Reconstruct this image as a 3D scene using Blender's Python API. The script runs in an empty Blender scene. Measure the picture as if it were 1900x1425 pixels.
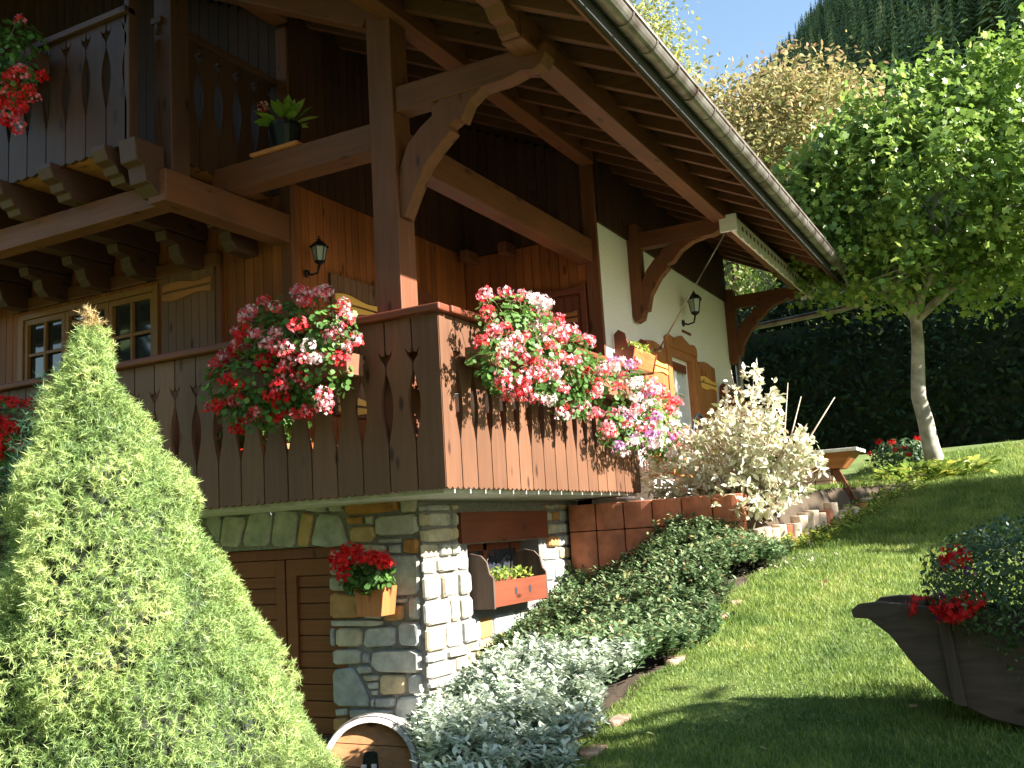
import bpy, bmesh, math, random
import numpy as np
from mathutils import Vector, Matrix
R = math.radians
rnd = random.Random(7)
rng = np.random.default_rng(11)
S = bpy.context.scene
COL = S.collection

# ---------------------------------------------------------------- camera
CAM = Vector((3.2434, -5.2659, 2.15))
cd = bpy.data.cameras.new('camera'); cam = bpy.data.objects.new('camera', cd); COL.objects.link(cam)
rt = Vector((0.880951, 0.469378, -0.060082)); up = Vector((0.122686, -0.103925, 0.986989)); fw = Vector((-0.457027, 0.876860, 0.149130))
mw = Matrix((rt, up, -fw)).transposed().to_4x4(); mw.translation = CAM
cam.matrix_world = mw
cd.sensor_width = 36; cd.lens = 34.88; cd.clip_end = 3000; cd.clip_start = 0.05
S.camera = cam
# ---------------------------------------------------------------- light
sd = Vector((1.0, 0.10, 0.62)).normalized()
el = math.asin(sd.z); az = math.atan2(sd.x, sd.y)
w = bpy.data.worlds.new('World'); S.world = w; w.use_nodes = True
nt = w.node_tree; bg = nt.nodes['Background']
sk = nt.nodes.new('ShaderNodeTexSky'); sk.sky_type = 'NISHITA'; sk.sun_disc = False
sk.sun_elevation = el; sk.sun_rotation = az; sk.air_density = 1.5; sk.dust_density = 1.0; sk.ozone_density = 0.6; sk.altitude = 900
tn = nt.nodes.new('ShaderNodeMix'); tn.data_type = 'RGBA'; tn.blend_type = 'MULTIPLY'; tn.inputs[0].default_value = 1; tn.inputs[7].default_value = (0.94, 1.0, 1.04, 1)
nt.links.new(sk.outputs[0], tn.inputs[6]); nt.links.new(tn.outputs[2], bg.inputs[0]); bg.inputs[1].default_value = 0.06
sl = bpy.data.lights.new('sun', 'SUN'); sl.energy = 5.0; sl.angle = R(0.55); sl.color = (1.0, 0.95, 0.86)
so = bpy.data.objects.new('sun', sl); COL.objects.link(so); so.rotation_euler = (-sd).to_track_quat('-Z', 'Y').to_euler()
S.view_settings.view_transform = 'Standard'; S.view_settings.look = 'None'
S.view_settings.exposure = 2.15; S.view_settings.gamma = 1
S.render.resolution_x = 1024; S.render.resolution_y = 768

# ---------------------------------------------------------------- materials
def mat(name):
    m = bpy.data.materials.new(name); m.use_nodes = True
    return m, m.node_tree, m.node_tree.nodes['Principled BSDF']
def N(nt, t, **k):
    n = nt.nodes.new(t)
    for a, b in k.items(): setattr(n, a, b)
    return n
def ramp(nt, fac, stops):
    r = N(nt, 'ShaderNodeValToRGB'); e = r.color_ramp.elements
    while len(e) < len(stops): e.new(0.5)
    for i, (p, c) in enumerate(stops): e[i].position = p; e[i].color = (*c, 1)
    if fac is not None: nt.links.new(fac, r.inputs[0])
    return r
def wood(name, c, axis='z', rough=0.55, var=0.35, bump=0.25, knots=True):
    m, nt, p = mat(name)
    tc = N(nt, 'ShaderNodeTexCoord'); mp = N(nt, 'ShaderNodeMapping')
    s = {'x': (1.2, 22, 22), 'y': (22, 1.2, 22), 'z': (22, 22, 1.2)}[axis]
    mp.inputs['Scale'].default_value = s
    nt.links.new(tc.outputs['Object'], mp.inputs[0])
    n1 = N(nt, 'ShaderNodeTexNoise'); n1.inputs['Scale'].default_value = 1.6; n1.inputs['Detail'].default_value = 5; n1.inputs['Distortion'].default_value = 0.6
    nt.links.new(mp.outputs[0], n1.inputs['Vector'])
    n2 = N(nt, 'ShaderNodeTexNoise'); n2.inputs['Scale'].default_value = 1.7; n2.inputs['Detail'].default_value = 3
    nt.links.new(tc.outputs['Object'], n2.inputs['Vector'])
    ad = N(nt, 'ShaderNodeMath', operation='ADD'); nt.links.new(n1.outputs[0], ad.inputs[0]); nt.links.new(n2.outputs[0], ad.inputs[1])
    hf = N(nt, 'ShaderNodeMath', operation='MULTIPLY'); hf.inputs[1].default_value = 0.5; nt.links.new(ad.outputs[0], hf.inputs[0])
    lo = tuple(v * (1 - var) for v in c); hi = tuple(min(1, v * (1 + var)) for v in c)
    r = ramp(nt, hf.outputs[0], [(0.33, lo), (0.5, c), (0.68, hi)])
    at = N(nt, 'ShaderNodeAttribute', attribute_name='tint')
    mul = N(nt, 'ShaderNodeMapRange'); mul.inputs[3].default_value = 1.0; mul.inputs[4].default_value = 0.62
    nt.links.new(at.outputs['Fac'], mul.inputs[0])
    mx = N(nt, 'ShaderNodeVectorMath', operation='SCALE'); nt.links.new(r.outputs[0], mx.inputs[0]); nt.links.new(mul.outputs[0], mx.inputs['Scale'])
    out = mx.outputs[0]
    if knots:
        vo = N(nt, 'ShaderNodeTexVoronoi'); mp2 = N(nt, 'ShaderNodeMapping')
        mp2.inputs['Scale'].default_value = {'x': (2.6, 7, 7), 'y': (7, 2.6, 7), 'z': (7, 7, 2.6)}[axis]
        nt.links.new(tc.outputs['Object'], mp2.inputs[0]); nt.links.new(mp2.outputs[0], vo.inputs['Vector']); vo.inputs['Scale'].default_value = 1.0
        kr = ramp(nt, vo.outputs['Distance'], [(0.07, (0.3, 0.25, 0.25)), (0.17, (1, 1, 1))])
        mm = N(nt, 'ShaderNodeMix', data_type='RGBA', blend_type='MULTIPLY'); mm.inputs[0].default_value = 1
        nt.links.new(out, mm.inputs[6]); nt.links.new(kr.outputs[0], mm.inputs[7]); out = mm.outputs[2]
    nt.links.new(out, p.inputs['Base Color'])
    p.inputs['Roughness'].default_value = rough; p.inputs['Specular IOR Level'].default_value = 0.35
    b = N(nt, 'ShaderNodeBump'); b.inputs['Strength'].default_value = bump; b.inputs['Distance'].default_value = 0.004
    nt.links.new(n1.outputs[0], b.inputs['Height']); nt.links.new(b.outputs[0], p.inputs['Normal'])
    return m
def plain(name, c, rough=0.6, metal=0.0, noise=0.15, scale=30, bump=0.1, c2=None, dist=0.003):
    m, nt, p = mat(name)
    tc = N(nt, 'ShaderNodeTexCoord'); n = N(nt, 'ShaderNodeTexNoise'); n.inputs['Scale'].default_value = scale; n.inputs['Detail'].default_value = 6
    nt.links.new(tc.outputs['Object'], n.inputs['Vector'])
    r = ramp(nt, n.outputs[0], [(0.3, tuple(v * (1 - noise) for v in c)), (0.7, c2 or tuple(min(1, v * (1 + noise)) for v in c))])
    nt.links.new(r.outputs[0], p.inputs['Base Color'])
    p.inputs['Roughness'].default_value = rough; p.inputs['Metallic'].default_value = metal
    if bump:
        b = N(nt, 'ShaderNodeBump'); b.inputs['Strength'].default_value = bump; b.inputs['Distance'].default_value = dist
        nt.links.new(n.outputs[0], b.inputs['Height']); nt.links.new(b.outputs[0], p.inputs['Normal'])
    return m
def tinted(name, stops, rough=0.5, trans=0.3, spec=0.4, noise=0.0, bump=0.0, nscale=40):
    """colour from the per-leaf / per-stone attribute 'tint' """
    m, nt, p = mat(name)
    at = N(nt, 'ShaderNodeAttribute', attribute_name='tint')
    r = ramp(nt, at.outputs['Fac'], stops)
    out = r.outputs[0]
    if noise:
        tc = N(nt, 'ShaderNodeTexCoord'); n = N(nt, 'ShaderNodeTexNoise'); n.inputs['Scale'].default_value = nscale; n.inputs['Detail'].default_value = 8; n.inputs['Roughness'].default_value = 0.65
        nt.links.new(tc.outputs['Object'], n.inputs['Vector'])
        rr = ramp(nt, n.outputs[0], [(0.3, (1 - noise,) * 3), (0.7, (1 + noise * 0.5,) * 3)])
        mm = N(nt, 'ShaderNodeMix', data_type='RGBA', blend_type='MULTIPLY'); mm.inputs[0].default_value = 1
        nt.links.new(out, mm.inputs[6]); nt.links.new(rr.outputs[0], mm.inputs[7]); out = mm.outputs[2]
        if bump:
            b = N(nt, 'ShaderNodeBump'); b.inputs['Strength'].default_value = bump; b.inputs['Distance'].default_value = 0.012
            nt.links.new(n.outputs[0], b.inputs['Height']); nt.links.new(b.outputs[0], p.inputs['Normal'])
    nt.links.new(out, p.inputs['Base Color']); p.inputs['Roughness'].default_value = rough; p.inputs['Specular IOR Level'].default_value = spec
    if trans:
        t = N(nt, 'ShaderNodeBsdfTranslucent'); nt.links.new(out, t.inputs[0])
        ms = N(nt, 'ShaderNodeMixShader'); ms.inputs[0].default_value = trans
        nt.links.new(p.outputs[0], ms.inputs[1]); nt.links.new(t.outputs[0], ms.inputs[2])
        nt.links.new(ms.outputs[0], nt.nodes['Material Output'].inputs[0])
    return m
M = {}
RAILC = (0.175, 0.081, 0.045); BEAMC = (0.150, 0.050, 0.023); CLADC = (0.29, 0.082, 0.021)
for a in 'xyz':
    M['dim' + a] = wood('shade_toned_wood_' + a, (0.075, 0.031, 0.021), a, 0.5, 0.25)  # darker copy of the rail wood, shade of the upper balcony in its colour
    M['rail' + a] = wood('rail_wood_' + a, RAILC, a, 0.5, 0.22)
    M['beam' + a] = wood('beam_wood_' + a, BEAMC, a, 0.55, 0.3, 0.3)
    M['red' + a] = wood('red_wood_' + a, (0.16, 0.043, 0.021), a, 0.5, 0.25)
    M['orange' + a] = wood('orange_wood_' + a, (0.36, 0.135, 0.045), a, 0.5, 0.3)
    M['old' + a] = wood('old_wood_' + a, (0.085, 0.055, 0.042), a, 0.7, 0.45)
M['clad'] = wood('cladding_wood', CLADC, 'z', 0.55, 0.3, 0.2)
M['cladd'] = wood('shaded_cladding_wood', (0.055, 0.019, 0.010), 'z', 0.6, 0.35, 0.2)  # cladding darkened to carry the shade of the upper floor
M['soffit'] = wood('soffit_wood', (0.07, 0.026, 0.013), 'y', 0.6, 0.3, 0.2)
M['raft'] = wood('rafter_wood', (0.12, 0.045, 0.021), 'x', 0.6, 0.3, 0.2)
M['doorw'] = wood('door_wood', (0.19, 0.055, 0.020), 'x', 0.4, 0.25, 0.2, knots=False)
M['yellow'] = wood('batten_wood', (0.40, 0.17, 0.045), 'x', 0.45, 0.2, 0.1, knots=False)
M['yellowy'] = wood('batten_wood_side', (0.75, 0.42, 0.10), 'y', 0.45, 0.2, 0.1, knots=False)
M['winw'] = wood('window_wood', (0.27, 0.12, 0.036), 'z', 0.4, 0.2, 0.1, knots=False)
M['render'] = plain('white_roughcast', (0.75, 0.68, 0.68), 0.9, 0, 0.12, 60, 0.9, dist=0.01)
M['slab'] = plain('concrete', (0.48, 0.46, 0.42), 0.85, 0, 0.2, 12, 0.3)
M['mortar'] = plain('mortar', (0.17, 0.165, 0.155), 0.95, 0, 0.25, 40, 0.6)
M['stone'] = tinted('stone', [(0, (0.33, 0.345, 0.33)), (0.35, (0.42, 0.40, 0.34)), (0.6, (0.44, 0.35, 0.21)), (1, (0.40, 0.19, 0.06))], 0.85, 0, 0.3, 0.38, 0.6, 9)
M['terra'] = plain('terracotta_block', (0.42, 0.145, 0.075), 0.85, 0, 0.3, 9, 0.5)
M['edge'] = plain('pale_edging_block', (0.50, 0.38, 0.28), 0.9, 0, 0.35, 14, 0.5)
M['brick'] = plain('brick_paver', (0.42, 0.27, 0.20), 0.9, 0, 0.3, 12, 0.4)
M['zinc'] = plain('weathered_zinc', (0.17, 0.115, 0.09), 0.42, 0.6, 0.45, 5, 0.1, (0.36, 0.33, 0.31))
M['dark'] = plain('roof_dark', (0.03, 0.028, 0.028), 0.7, 0, 0.2, 20, 0.2)
M['tile'] = plain('roof_tile', (0.10, 0.07, 0.06), 0.8, 0, 0.3, 8, 0.3)
M['iron'] = plain('black_iron', (0.018, 0.02, 0.022), 0.4, 0.6, 0.2, 30, 0.1)
M['white'] = plain('white_paint', (0.78, 0.77, 0.74), 0.5, 0, 0.05, 20, 0.05)
M['aw'] = None
M['lidw'] = wood('barrel_lid_wood', (0.42, 0.20, 0.09), 'x', 0.5, 0.3, 0.2)
M['stave'] = plain('pale_stave', (0.62, 0.58, 0.52), 0.7, 0, 0.3, 20, 0.3)
M['curtain'] = plain('lace_curtain', (0.55, 0.56, 0.60), 0.9, 0, 0.15, 120, 0.3)
M['shade_fill'] = plain('opening_shade', (0.02, 0.022, 0.026), 0.9, 0, 0.1, 5, 0)
M['pot'] = plain('clay_pot', (0.50, 0.17, 0.07), 0.8, 0, 0.15, 20, 0.2)
M['redpot'] = plain('red_plastic', (0.55, 0.02, 0.015), 0.35, 0, 0.05, 20, 0)
M['bark'] = plain('pale_bark', (0.34, 0.31, 0.26), 0.9, 0, 0.5, 7, 0.8)
M['barkd'] = plain('dark_bark', (0.10, 0.08, 0.06), 0.9, 0, 0.4, 9, 0.8)
M['stem'] = plain('stem', (0.20, 0.19, 0.09), 0.7, 0, 0.3, 20, 0.2)
M['twig'] = plain('pale_twig', (0.45, 0.36, 0.28), 0.8, 0, 0.3, 20, 0.2)
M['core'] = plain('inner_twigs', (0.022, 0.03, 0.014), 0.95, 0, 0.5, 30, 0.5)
m, nt, p = mat('window_glass'); p.inputs['Base Color'].default_value = (0.03, 0.035, 0.045, 1); p.inputs['Roughness'].default_value = 0.04; p.inputs['Specular IOR Level'].default_value = 0.9; M['glass'] = m
m, nt, p = mat('lamp_glass'); p.inputs['Base Color'].default_value = (0.55, 0.60, 0.60, 1); p.inputs['Roughness'].default_value = 0.15; p.inputs['Transmission Weight'].default_value = 0.5; M['lampglass'] = m
# leaves
M['spruce'] = tinted('dwarf_spruce_needles', [(0, (0.09, 0.17, 0.06)), (0.45, (0.31, 0.43, 0.14)), (0.8, (0.56, 0.64, 0.24)), (1, (0.52, 0.38, 0.18))], 0.45, 0.3, 0.5)
M['spruce_shade'] = tinted('spruce_shade_needles', [(0, (0.012, 0.045, 0.022)), (1, (0.03, 0.085, 0.035))], 0.6, 0.2)
M['syc'] = tinted('maple_leaves', [(0, (0.08, 0.15, 0.03)), (0.6, (0.22, 0.34, 0.060)), (0.93, (0.44, 0.53, 0.12)), (1, (0.50, 0.34, 0.08))], 0.42, 0.38, 0.45)
M['autumn'] = tinted('autumn_leaves', [(0, (0.17, 0.20, 0.07)), (0.45, (0.32, 0.29, 0.11)), (0.75, (0.42, 0.32, 0.14)), (1, (0.30, 0.15, 0.10))], 0.6, 0.35, 0.3)
M['poplar'] = tinted('pale_yellow_leaves', [(0, (0.22, 0.25, 0.07)), (1, (0.50, 0.48, 0.16))], 0.5, 0.4)
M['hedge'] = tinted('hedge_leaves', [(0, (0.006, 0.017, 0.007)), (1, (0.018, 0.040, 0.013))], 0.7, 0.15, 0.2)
M['forest'] = tinted('forest_needles', [(0, (0.07, 0.11, 0.055)), (0.55, (0.17, 0.24, 0.09)), (0.85, (0.32, 0.36, 0.12)), (1, (0.55, 0.50, 0.24))], 0.7, 0.1, 0.2)
M['ger'] = tinted('geranium_leaves', [(0, (0.055, 0.13, 0.025)), (0.7, (0.12, 0.24, 0.05)), (1, (0.30, 0.38, 0.07))], 0.5, 0.35)
M['bloom'] = tinted('petals', [(0, (0.72, 0.012, 0.018)), (0.35, (0.75, 0.06, 0.06)), (0.6, (0.82, 0.24, 0.32)), (0.85, (0.85, 0.72, 0.70)), (1, (0.86, 0.84, 0.82))], 0.6, 0.3, 0.2)
M['bloomp'] = tinted('pink_petals', [(0, (0.50, 0.06, 0.40)), (0.5, (0.68, 0.25, 0.60)), (1, (0.85, 0.74, 0.84))], 0.6, 0.3, 0.2)
M['bloomr'] = tinted('red_petals', [(0, (0.55, 0.0, 0.008)), (1, (0.80, 0.03, 0.03))], 0.6, 0.3, 0.2)
M['bloomv'] = tinted('violet_petals', [(0, (0.07, 0.015, 0.12)), (0.6, (0.16, 0.02, 0.14)), (1, (0.30, 0.05, 0.12))], 0.6, 0.2, 0.2)
M['varieg'] = tinted('cream_variegated_leaves', [(0, (0.24, 0.30, 0.11)), (0.25, (0.62, 0.60, 0.40)), (0.85, (0.82, 0.80, 0.66)), (1, (0.60, 0.38, 0.28))], 0.5, 0.3)
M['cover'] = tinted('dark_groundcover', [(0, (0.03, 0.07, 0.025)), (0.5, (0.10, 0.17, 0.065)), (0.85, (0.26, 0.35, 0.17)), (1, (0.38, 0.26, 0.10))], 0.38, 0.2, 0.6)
M['bedding'] = tinted('bedding_leaves', [(0, (0.025, 0.06, 0.018)), (0.6, (0.07, 0.125, 0.045)), (1, (0.24, 0.30, 0.15))], 0.4, 0.25, 0.5)
M['pale_lit'] = tinted('pale_lit_groundcover', [(0, (0.10, 0.17, 0.08)), (0.4, (0.32, 0.40, 0.28)), (1, (0.68, 0.72, 0.58))], 0.45, 0.25, 0.5)  # pale leaves with strong sunlight put into the colour
M['blade'] = tinted('grass_blades', [(0, (0.08, 0.15, 0.03)), (0.4, (0.22, 0.31, 0.065)), (0.7, (0.37, 0.43, 0.11)), (0.88, (0.48, 0.43, 0.16)), (1, (0.66, 0.58, 0.30))], 0.5, 0.35, 0.35)
M['lush'] = tinted('yellow_green_leaves', [(0, (0.10, 0.18, 0.03)), (0.6, (0.26, 0.36, 0.06)), (1, (0.55, 0.50, 0.10))], 0.45, 0.35)

# ---------------------------------------------------------------- helpers
ORG = {}
def org(o): return ORG.get(o.name, Vector((0, 0, 0))) if o else Vector((0, 0, 0))
def tag(o, label=None, cat=None, group=None, kind=None):
    if label: o['label'] = label
    if cat: o['category'] = cat
    if group: o['group'] = group
    if kind: o['kind'] = kind
    return o
def thing(name, label, cat, loc=(0, 0, 0), group=None):
    o = bpy.data.objects.new(name, None); COL.objects.link(o); o.location = loc; o.empty_display_size = 0.1
    ORG[o.name] = Vector(loc)
    return tag(o, label, cat, group)
class MB:
    def __init__(s): s.v = []; s.f = []; s.t = []
    def add(s, vs, fs, t=0.0):
        b = len(s.v); s.v += [tuple(v) for v in vs]; s.f += [tuple(b + i for i in f) for f in fs]; s.t += [t] * len(fs); return s
    def box(s, x0, x1, y0, y1, z0, z1, t=0.0):
        return s.add([(x0, y0, z0), (x1, y0, z0), (x1, y1, z0), (x0, y1, z0), (x0, y0, z1), (x1, y0, z1), (x1, y1, z1), (x0, y1, z1)],
                     [(0, 3, 2, 1), (4, 5, 6, 7), (0, 1, 5, 4), (1, 2, 6, 5), (2, 3, 7, 6), (3, 0, 4, 7)], t)
    def prism(s, poly, ax, a, b, t=0.0):
        """poly in the two other axes, extruded along ax from a to b"""
        def P(u, w, c): return {'x': (c, u, w), 'y': (u, c, w), 'z': (u, w, c)}[ax]
        n = len(poly); ar = sum(poly[i][0] * poly[(i + 1) % n][1] - poly[(i + 1) % n][0] * poly[i][1] for i in range(n))
        if ar < 0: poly = poly[::-1]
        vs = [P(u, w, a) for u, w in poly] + [P(u, w, b) for u, w in poly]
        fl = (ax == 'y')
        A = tuple(range(n)); B = tuple(range(2 * n - 1, n - 1, -1))
        fs = [A[::-1], B[::-1]] + [(i, (i + 1) % n, n + (i + 1) % n, n + i) for i in range(n)]
        if (b < a) != fl: fs = [f[::-1] for f in fs]
        return s.add(vs, fs, t)
    def tube(s, pts, rad, n=8, t=0.0, cap=True):
        pts = [Vector(p) for p in pts]; rs = rad if isinstance(rad, (list, tuple)) else [rad] * len(pts)
        b = len(s.v); d0 = None; u = None
        for i, p in enumerate(pts):
            d = (pts[min(i + 1, len(pts) - 1)] - pts[max(i - 1, 0)]).normalized()
            if u is None: u = d.orthogonal().normalized()
            else:
                u = (u - d * u.dot(d)); u = u.normalized() if u.length > 1e-6 else d.orthogonal().normalized()
            w_ = d.cross(u)
            for k in range(n):
                a = 2 * math.pi * k / n; s.v.append(tuple(p + (u * math.cos(a) + w_ * math.sin(a)) * rs[i]))
        for i in range(len(pts) - 1):
            for k in range(n):
                s.f.append((b + i * n + k, b + i * n + (k + 1) % n, b + (i + 1) * n + (k + 1) % n, b + (i + 1) * n + k)); s.t.append(t)
        if cap:
            s.f.append(tuple(b + k for k in range(n))[::-1]); s.f.append(tuple(b + (len(pts) - 1) * n + k for k in range(n))); s.t += [t, t]
        return s
    def lathe(s, prof, c, n=16, t=0.0, axis=Vector((0, 0, 1))):
        axis = axis.normalized(); u = axis.orthogonal().normalized(); w_ = axis.cross(u); c = Vector(c); b = len(s.v)
        for r_, h in prof:
            for k in range(n):
                a = 2 * math.pi * k / n; s.v.append(tuple(c + axis * h + (u * math.cos(a) + w_ * math.sin(a)) * r_))
        for i in range(len(prof) - 1):
            for k in range(n):
                s.f.append((b + i * n + k, b + i * n + (k + 1) % n, b + (i + 1) * n + (k + 1) % n, b + (i + 1) * n + k)); s.t.append(t)
        return s
    def beam(s, p0, p1, w_, h, t=0.0):
        """box from p0 to p1 (centre line), width w_ horizontally, height h"""
        p0 = Vector(p0); p1 = Vector(p1); d = (p1 - p0).normalized(); sx = d.cross(Vector((0, 0, 1))).normalized() * w_ / 2; uz = sx.cross(d).normalized() * h / 2
        vs = []
        for p in (p0, p1):
            for a, b in ((-1, -1), (1, -1), (1, 1), (-1, 1)): vs.append(p + sx * a + uz * b)
        return s.add(vs, [(0, 1, 2, 3)[::-1], (4, 5, 6, 7), (0, 1, 5, 4), (1, 2, 6, 5), (2, 3, 7, 6), (3, 0, 4, 7)], t)
    def build(s, name, m, parent=None, bevel=0, smooth=False, at=None):
        o3 = org(parent) if parent else Vector(at or (0, 0, 0))
        me = bpy.data.meshes.new(name); me.from_pydata([(v[0] - o3.x, v[1] - o3.y, v[2] - o3.z) for v in s.v], [], s.f)
        a = me.attributes.new('tint', 'FLOAT', 'FACE'); a.data.foreach_set('value', s.t)
        me.materials.append(m)
        bm = bmesh.new(); bm.from_mesh(me); bmesh.ops.recalc_face_normals(bm, faces=bm.faces); bm.to_mesh(me); bm.free()
        if smooth: me.polygons.foreach_set('use_smooth', [True] * len(s.f))
        me.update()
        o = bpy.data.objects.new(name, me); COL.objects.link(o)
        if parent: o.parent = parent
        else: o.location = o3
        ORG[o.name] = o3
        if bevel:
            b = o.modifiers.new('bevel', 'BEVEL'); b.width = bevel; b.segments = 2; b.limit_method = 'ANGLE'
        return o
def unit(a): return a / np.maximum(np.linalg.norm(a, axis=-1, keepdims=True), 1e-9)
def rmesh(name, V, F, k, tint, m, parent=None, at=None):
    """V (n,3) verts; every face has k consecutive indices given in F flat"""
    o3 = org(parent) if parent else Vector(at or (0, 0, 0))
    me = bpy.data.meshes.new(name); nf = len(F) // k
    me.vertices.add(len(V)); me.vertices.foreach_set('co', (V - np.array(o3)).astype(np.float32).ravel())
    me.loops.add(len(F)); me.loops.foreach_set('vertex_index', F.astype(np.int32))
    me.polygons.add(nf); me.polygons.foreach_set('loop_start', np.arange(0, len(F), k, dtype=np.int32))
    a = me.attributes.new('tint', 'FLOAT', 'FACE'); a.data.foreach_set('value', np.asarray(tint, np.float32))
    me.materials.append(m); me.update(calc_edges=True)
    o = bpy.data.objects.new(name, me); COL.objects.link(o)
    if parent: o.parent = parent
    else: o.location = o3
    ORG[o.name] = o3
    return o
SH = {
 'oval': np.array([(0, 0, 0), (.3, .2, .03), (.65, .2, .02), (1, 0, -.06), (.65, -.2, .02), (.3, -.2, .03)]),
 'narrow': np.array([(0, 0, 0), (.4, .11, 0), (1, 0, 0), (.4, -.11, 0)]),
 'needle': np.array([(0, .05, 0), (1, .0, 0), (0, -.05, 0)]),
 'round': np.array([(.5 + .5 * math.cos(a) * (1 if i % 2 else .82), .5 * math.sin(a) * (1 if i % 2 else .82), .1 if i % 2 else .02) for i, a in enumerate(np.linspace(0, 2 * math.pi, 12, endpoint=False))]),
 'maple': np.array([(0, 0, 0), (.15, .45, -.03), (.38, .28, 0), (.62, .52, -.05), (.68, .2, 0), (1, 0, -.08), (.68, -.2, 0), (.62, -.52, -.05), (.38, -.28, 0), (.15, -.45, -.03)]),
 'star': np.array([(.5 * math.cos(a) * (1 if i % 2 else .45), .5 * math.sin(a) * (1 if i % 2 else .45), .04 if i % 2 else 0) for i, a in enumerate(np.linspace(0, 2 * math.pi, 10, endpoint=False))]),
}
def leaves(name, P, Nn, size, shape, tint, m, parent=None, U=None, at=None):
    sh = SH[shape]; k = len(sh); n = len(P)
    Nn = unit(Nn)
    if U is None: U = rng.normal(size=(n, 3))
    U = unit(U - (U * Nn).sum(1, keepdims=True) * Nn); Vv = np.cross(Nn, U)
    size = np.broadcast_to(np.asarray(size, float), (n,))[:, None, None]
    X = P[:, None] + size * (sh[None, :, 0:1] * U[:, None] + sh[None, :, 1:2] * Vv[:, None] + sh[None, :, 2:3] * Nn[:, None])
    return rmesh(name, X.reshape(-1, 3), np.arange(n * k), k, tint, m, parent, at)
def snoise(P, f, seed=0):
    r = np.random.default_rng(seed); s = 0
    for i in range(6):
        d = unit(r.normal(size=3)) * f * (0.7 + 0.6 * r.random()); s = s + np.sin(P @ d + r.random() * 6.28)
    return s / 3.5
def ellipsoid(n, c, r, lo=0.55, zmin=-1.0):
    d = unit(rng.normal(size=(n * 2, 3))); d = d[d[:, 2] > zmin][:n]
    q = (lo ** 3 + (1 - lo ** 3) * rng.random(len(d))) ** (1 / 3)
    return np.array(c) + d * q[:, None] * np.array(r), d
def sstep(a, b, x):
    t = np.clip((x - a) / (b - a), 0, 1); return t * t * (3 - 2 * t)

# ---------------------------------------------------------------- ground and hill
def ground(x, y):
    x = np.asarray(x, float); y = np.asarray(y, float)
    L = 0.5 + 0.16 * (np.minimum(y, 10.5) + 5.27) + 0.03 * np.clip(y - 10.5, 0, 40)
    low = 0.45 + 0.25 * sstep(-1.2, 0.7, y) + 0.42 * np.clip(y - 0.7, 0, 2.5)
    t = sstep(-0.6, 1.25, x)
    z = low * (1 - t) + L * t
    xe = 1.08 + 0.24 * (y - 3.1)
    T = 2.33 + 0.035 * (y - 3.1)
    z = np.where(y > 3.16, np.maximum(L, np.where(x < xe, T, L)), z)
    z = np.where((y < 3.16) & (x > 1.25), L, z)
    # left of the house and in front, the land falls gently away
    z = z + np.where(x > 4, 0.02 * np.clip(x - 4, 0, 60), 0)
    z = z + 0.015 * np.sin(x * 2.1 + y) * np.sin(y * 1.7)
    hill = np.clip(0.85 * np.minimum(x, 90) + 0.67 * np.minimum(y, 420) - 30, 0, 260)
    z = z + hill * sstep(50, 95, y)
    return z
def axis_pts(lo, hi, fine, c0, c1):
    a = list(np.arange(c0, c1, fine)); s = fine
    x = c1
    while x < hi: a.append(x); s *= 1.13; x += s
    a.append(hi); s = fine; x = c0 - s
    while x > lo: a.insert(0, x); s *= 1.13; x -= s
    a.insert(0, lo); return np.array(a)
gx = axis_pts(-400, 400, 0.12, -1.5, 5.5); gy = axis_pts(-110, 740, 0.12, -6, 9)
GX, GY = np.meshgrid(gx, gy); GZ = ground(GX, GY)
V = np.stack([GX, GY, GZ], -1).reshape(-1, 3); nx, ny = len(gx), len(gy)
ii, jj = np.meshgrid(np.arange(nx - 1), np.arange(ny - 1)); b0 = (jj * nx + ii).ravel()
F = np.stack([b0, b0 + 1, b0 + nx + 1, b0 + nx], 1).ravel()
m, nt, p = mat('lawn_soil')
tc = N(nt, 'ShaderNodeTexCoord'); n1 = N(nt, 'ShaderNodeTexNoise'); n1.inputs['Scale'].default_value = 3; n1.inputs['Detail'].default_value = 9; n1.inputs['Roughness'].default_value = 0.7
nt.links.new(tc.outputs['Object'], n1.inputs['Vector'])
r1 = ramp(nt, n1.outputs[0], [(0.3, (0.07, 0.11, 0.022)), (0.55, (0.12, 0.17, 0.035)), (0.75, (0.19, 0.19, 0.06))])
at_ = N(nt, 'ShaderNodeAttribute', attribute_name='tint'); mx = N(nt, 'ShaderNodeMix', data_type='RGBA'); mx.inputs[7].default_value = (0.075, 0.052, 0.032, 1)
nt.links.new(at_.outputs['Fac'], mx.inputs[0]); nt.links.new(r1.outputs[0], mx.inputs[6]); nt.links.new(mx.outputs[2], p.inputs['Base Color']); p.inputs['Roughness'].default_value = 0.95
bb = N(nt, 'ShaderNodeBump'); bb.inputs['Distance'].default_value = 0.03; nt.links.new(n1.outputs[0], bb.inputs['Height']); nt.links.new(bb.outputs[0], p.inputs['Normal'])
cx = (GX[:-1, :-1] + GX[1:, 1:]) / 2; cy = (GY[:-1, :-1] + GY[1:, 1:]) / 2
step = (cy > 3.0) & (cy < 7) & (np.abs(cx - (1.08 + .24 * (cy - 3.1))) < .16)
bed = step | ((cx < 1.3) & (cx > -0.8) & (cy > -2.6) & (cy < 3.3)) | ((cx < 0.2) & (cy > 0.6) & (cy < 9) & (cx > -12))
rm = rmesh('lawn', V, F, 4, bed.ravel().astype(float), m); tag(rm, kind='structure')
rm.data.polygons.foreach_set('use_smooth', [True] * len(rm.data.polygons))

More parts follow.
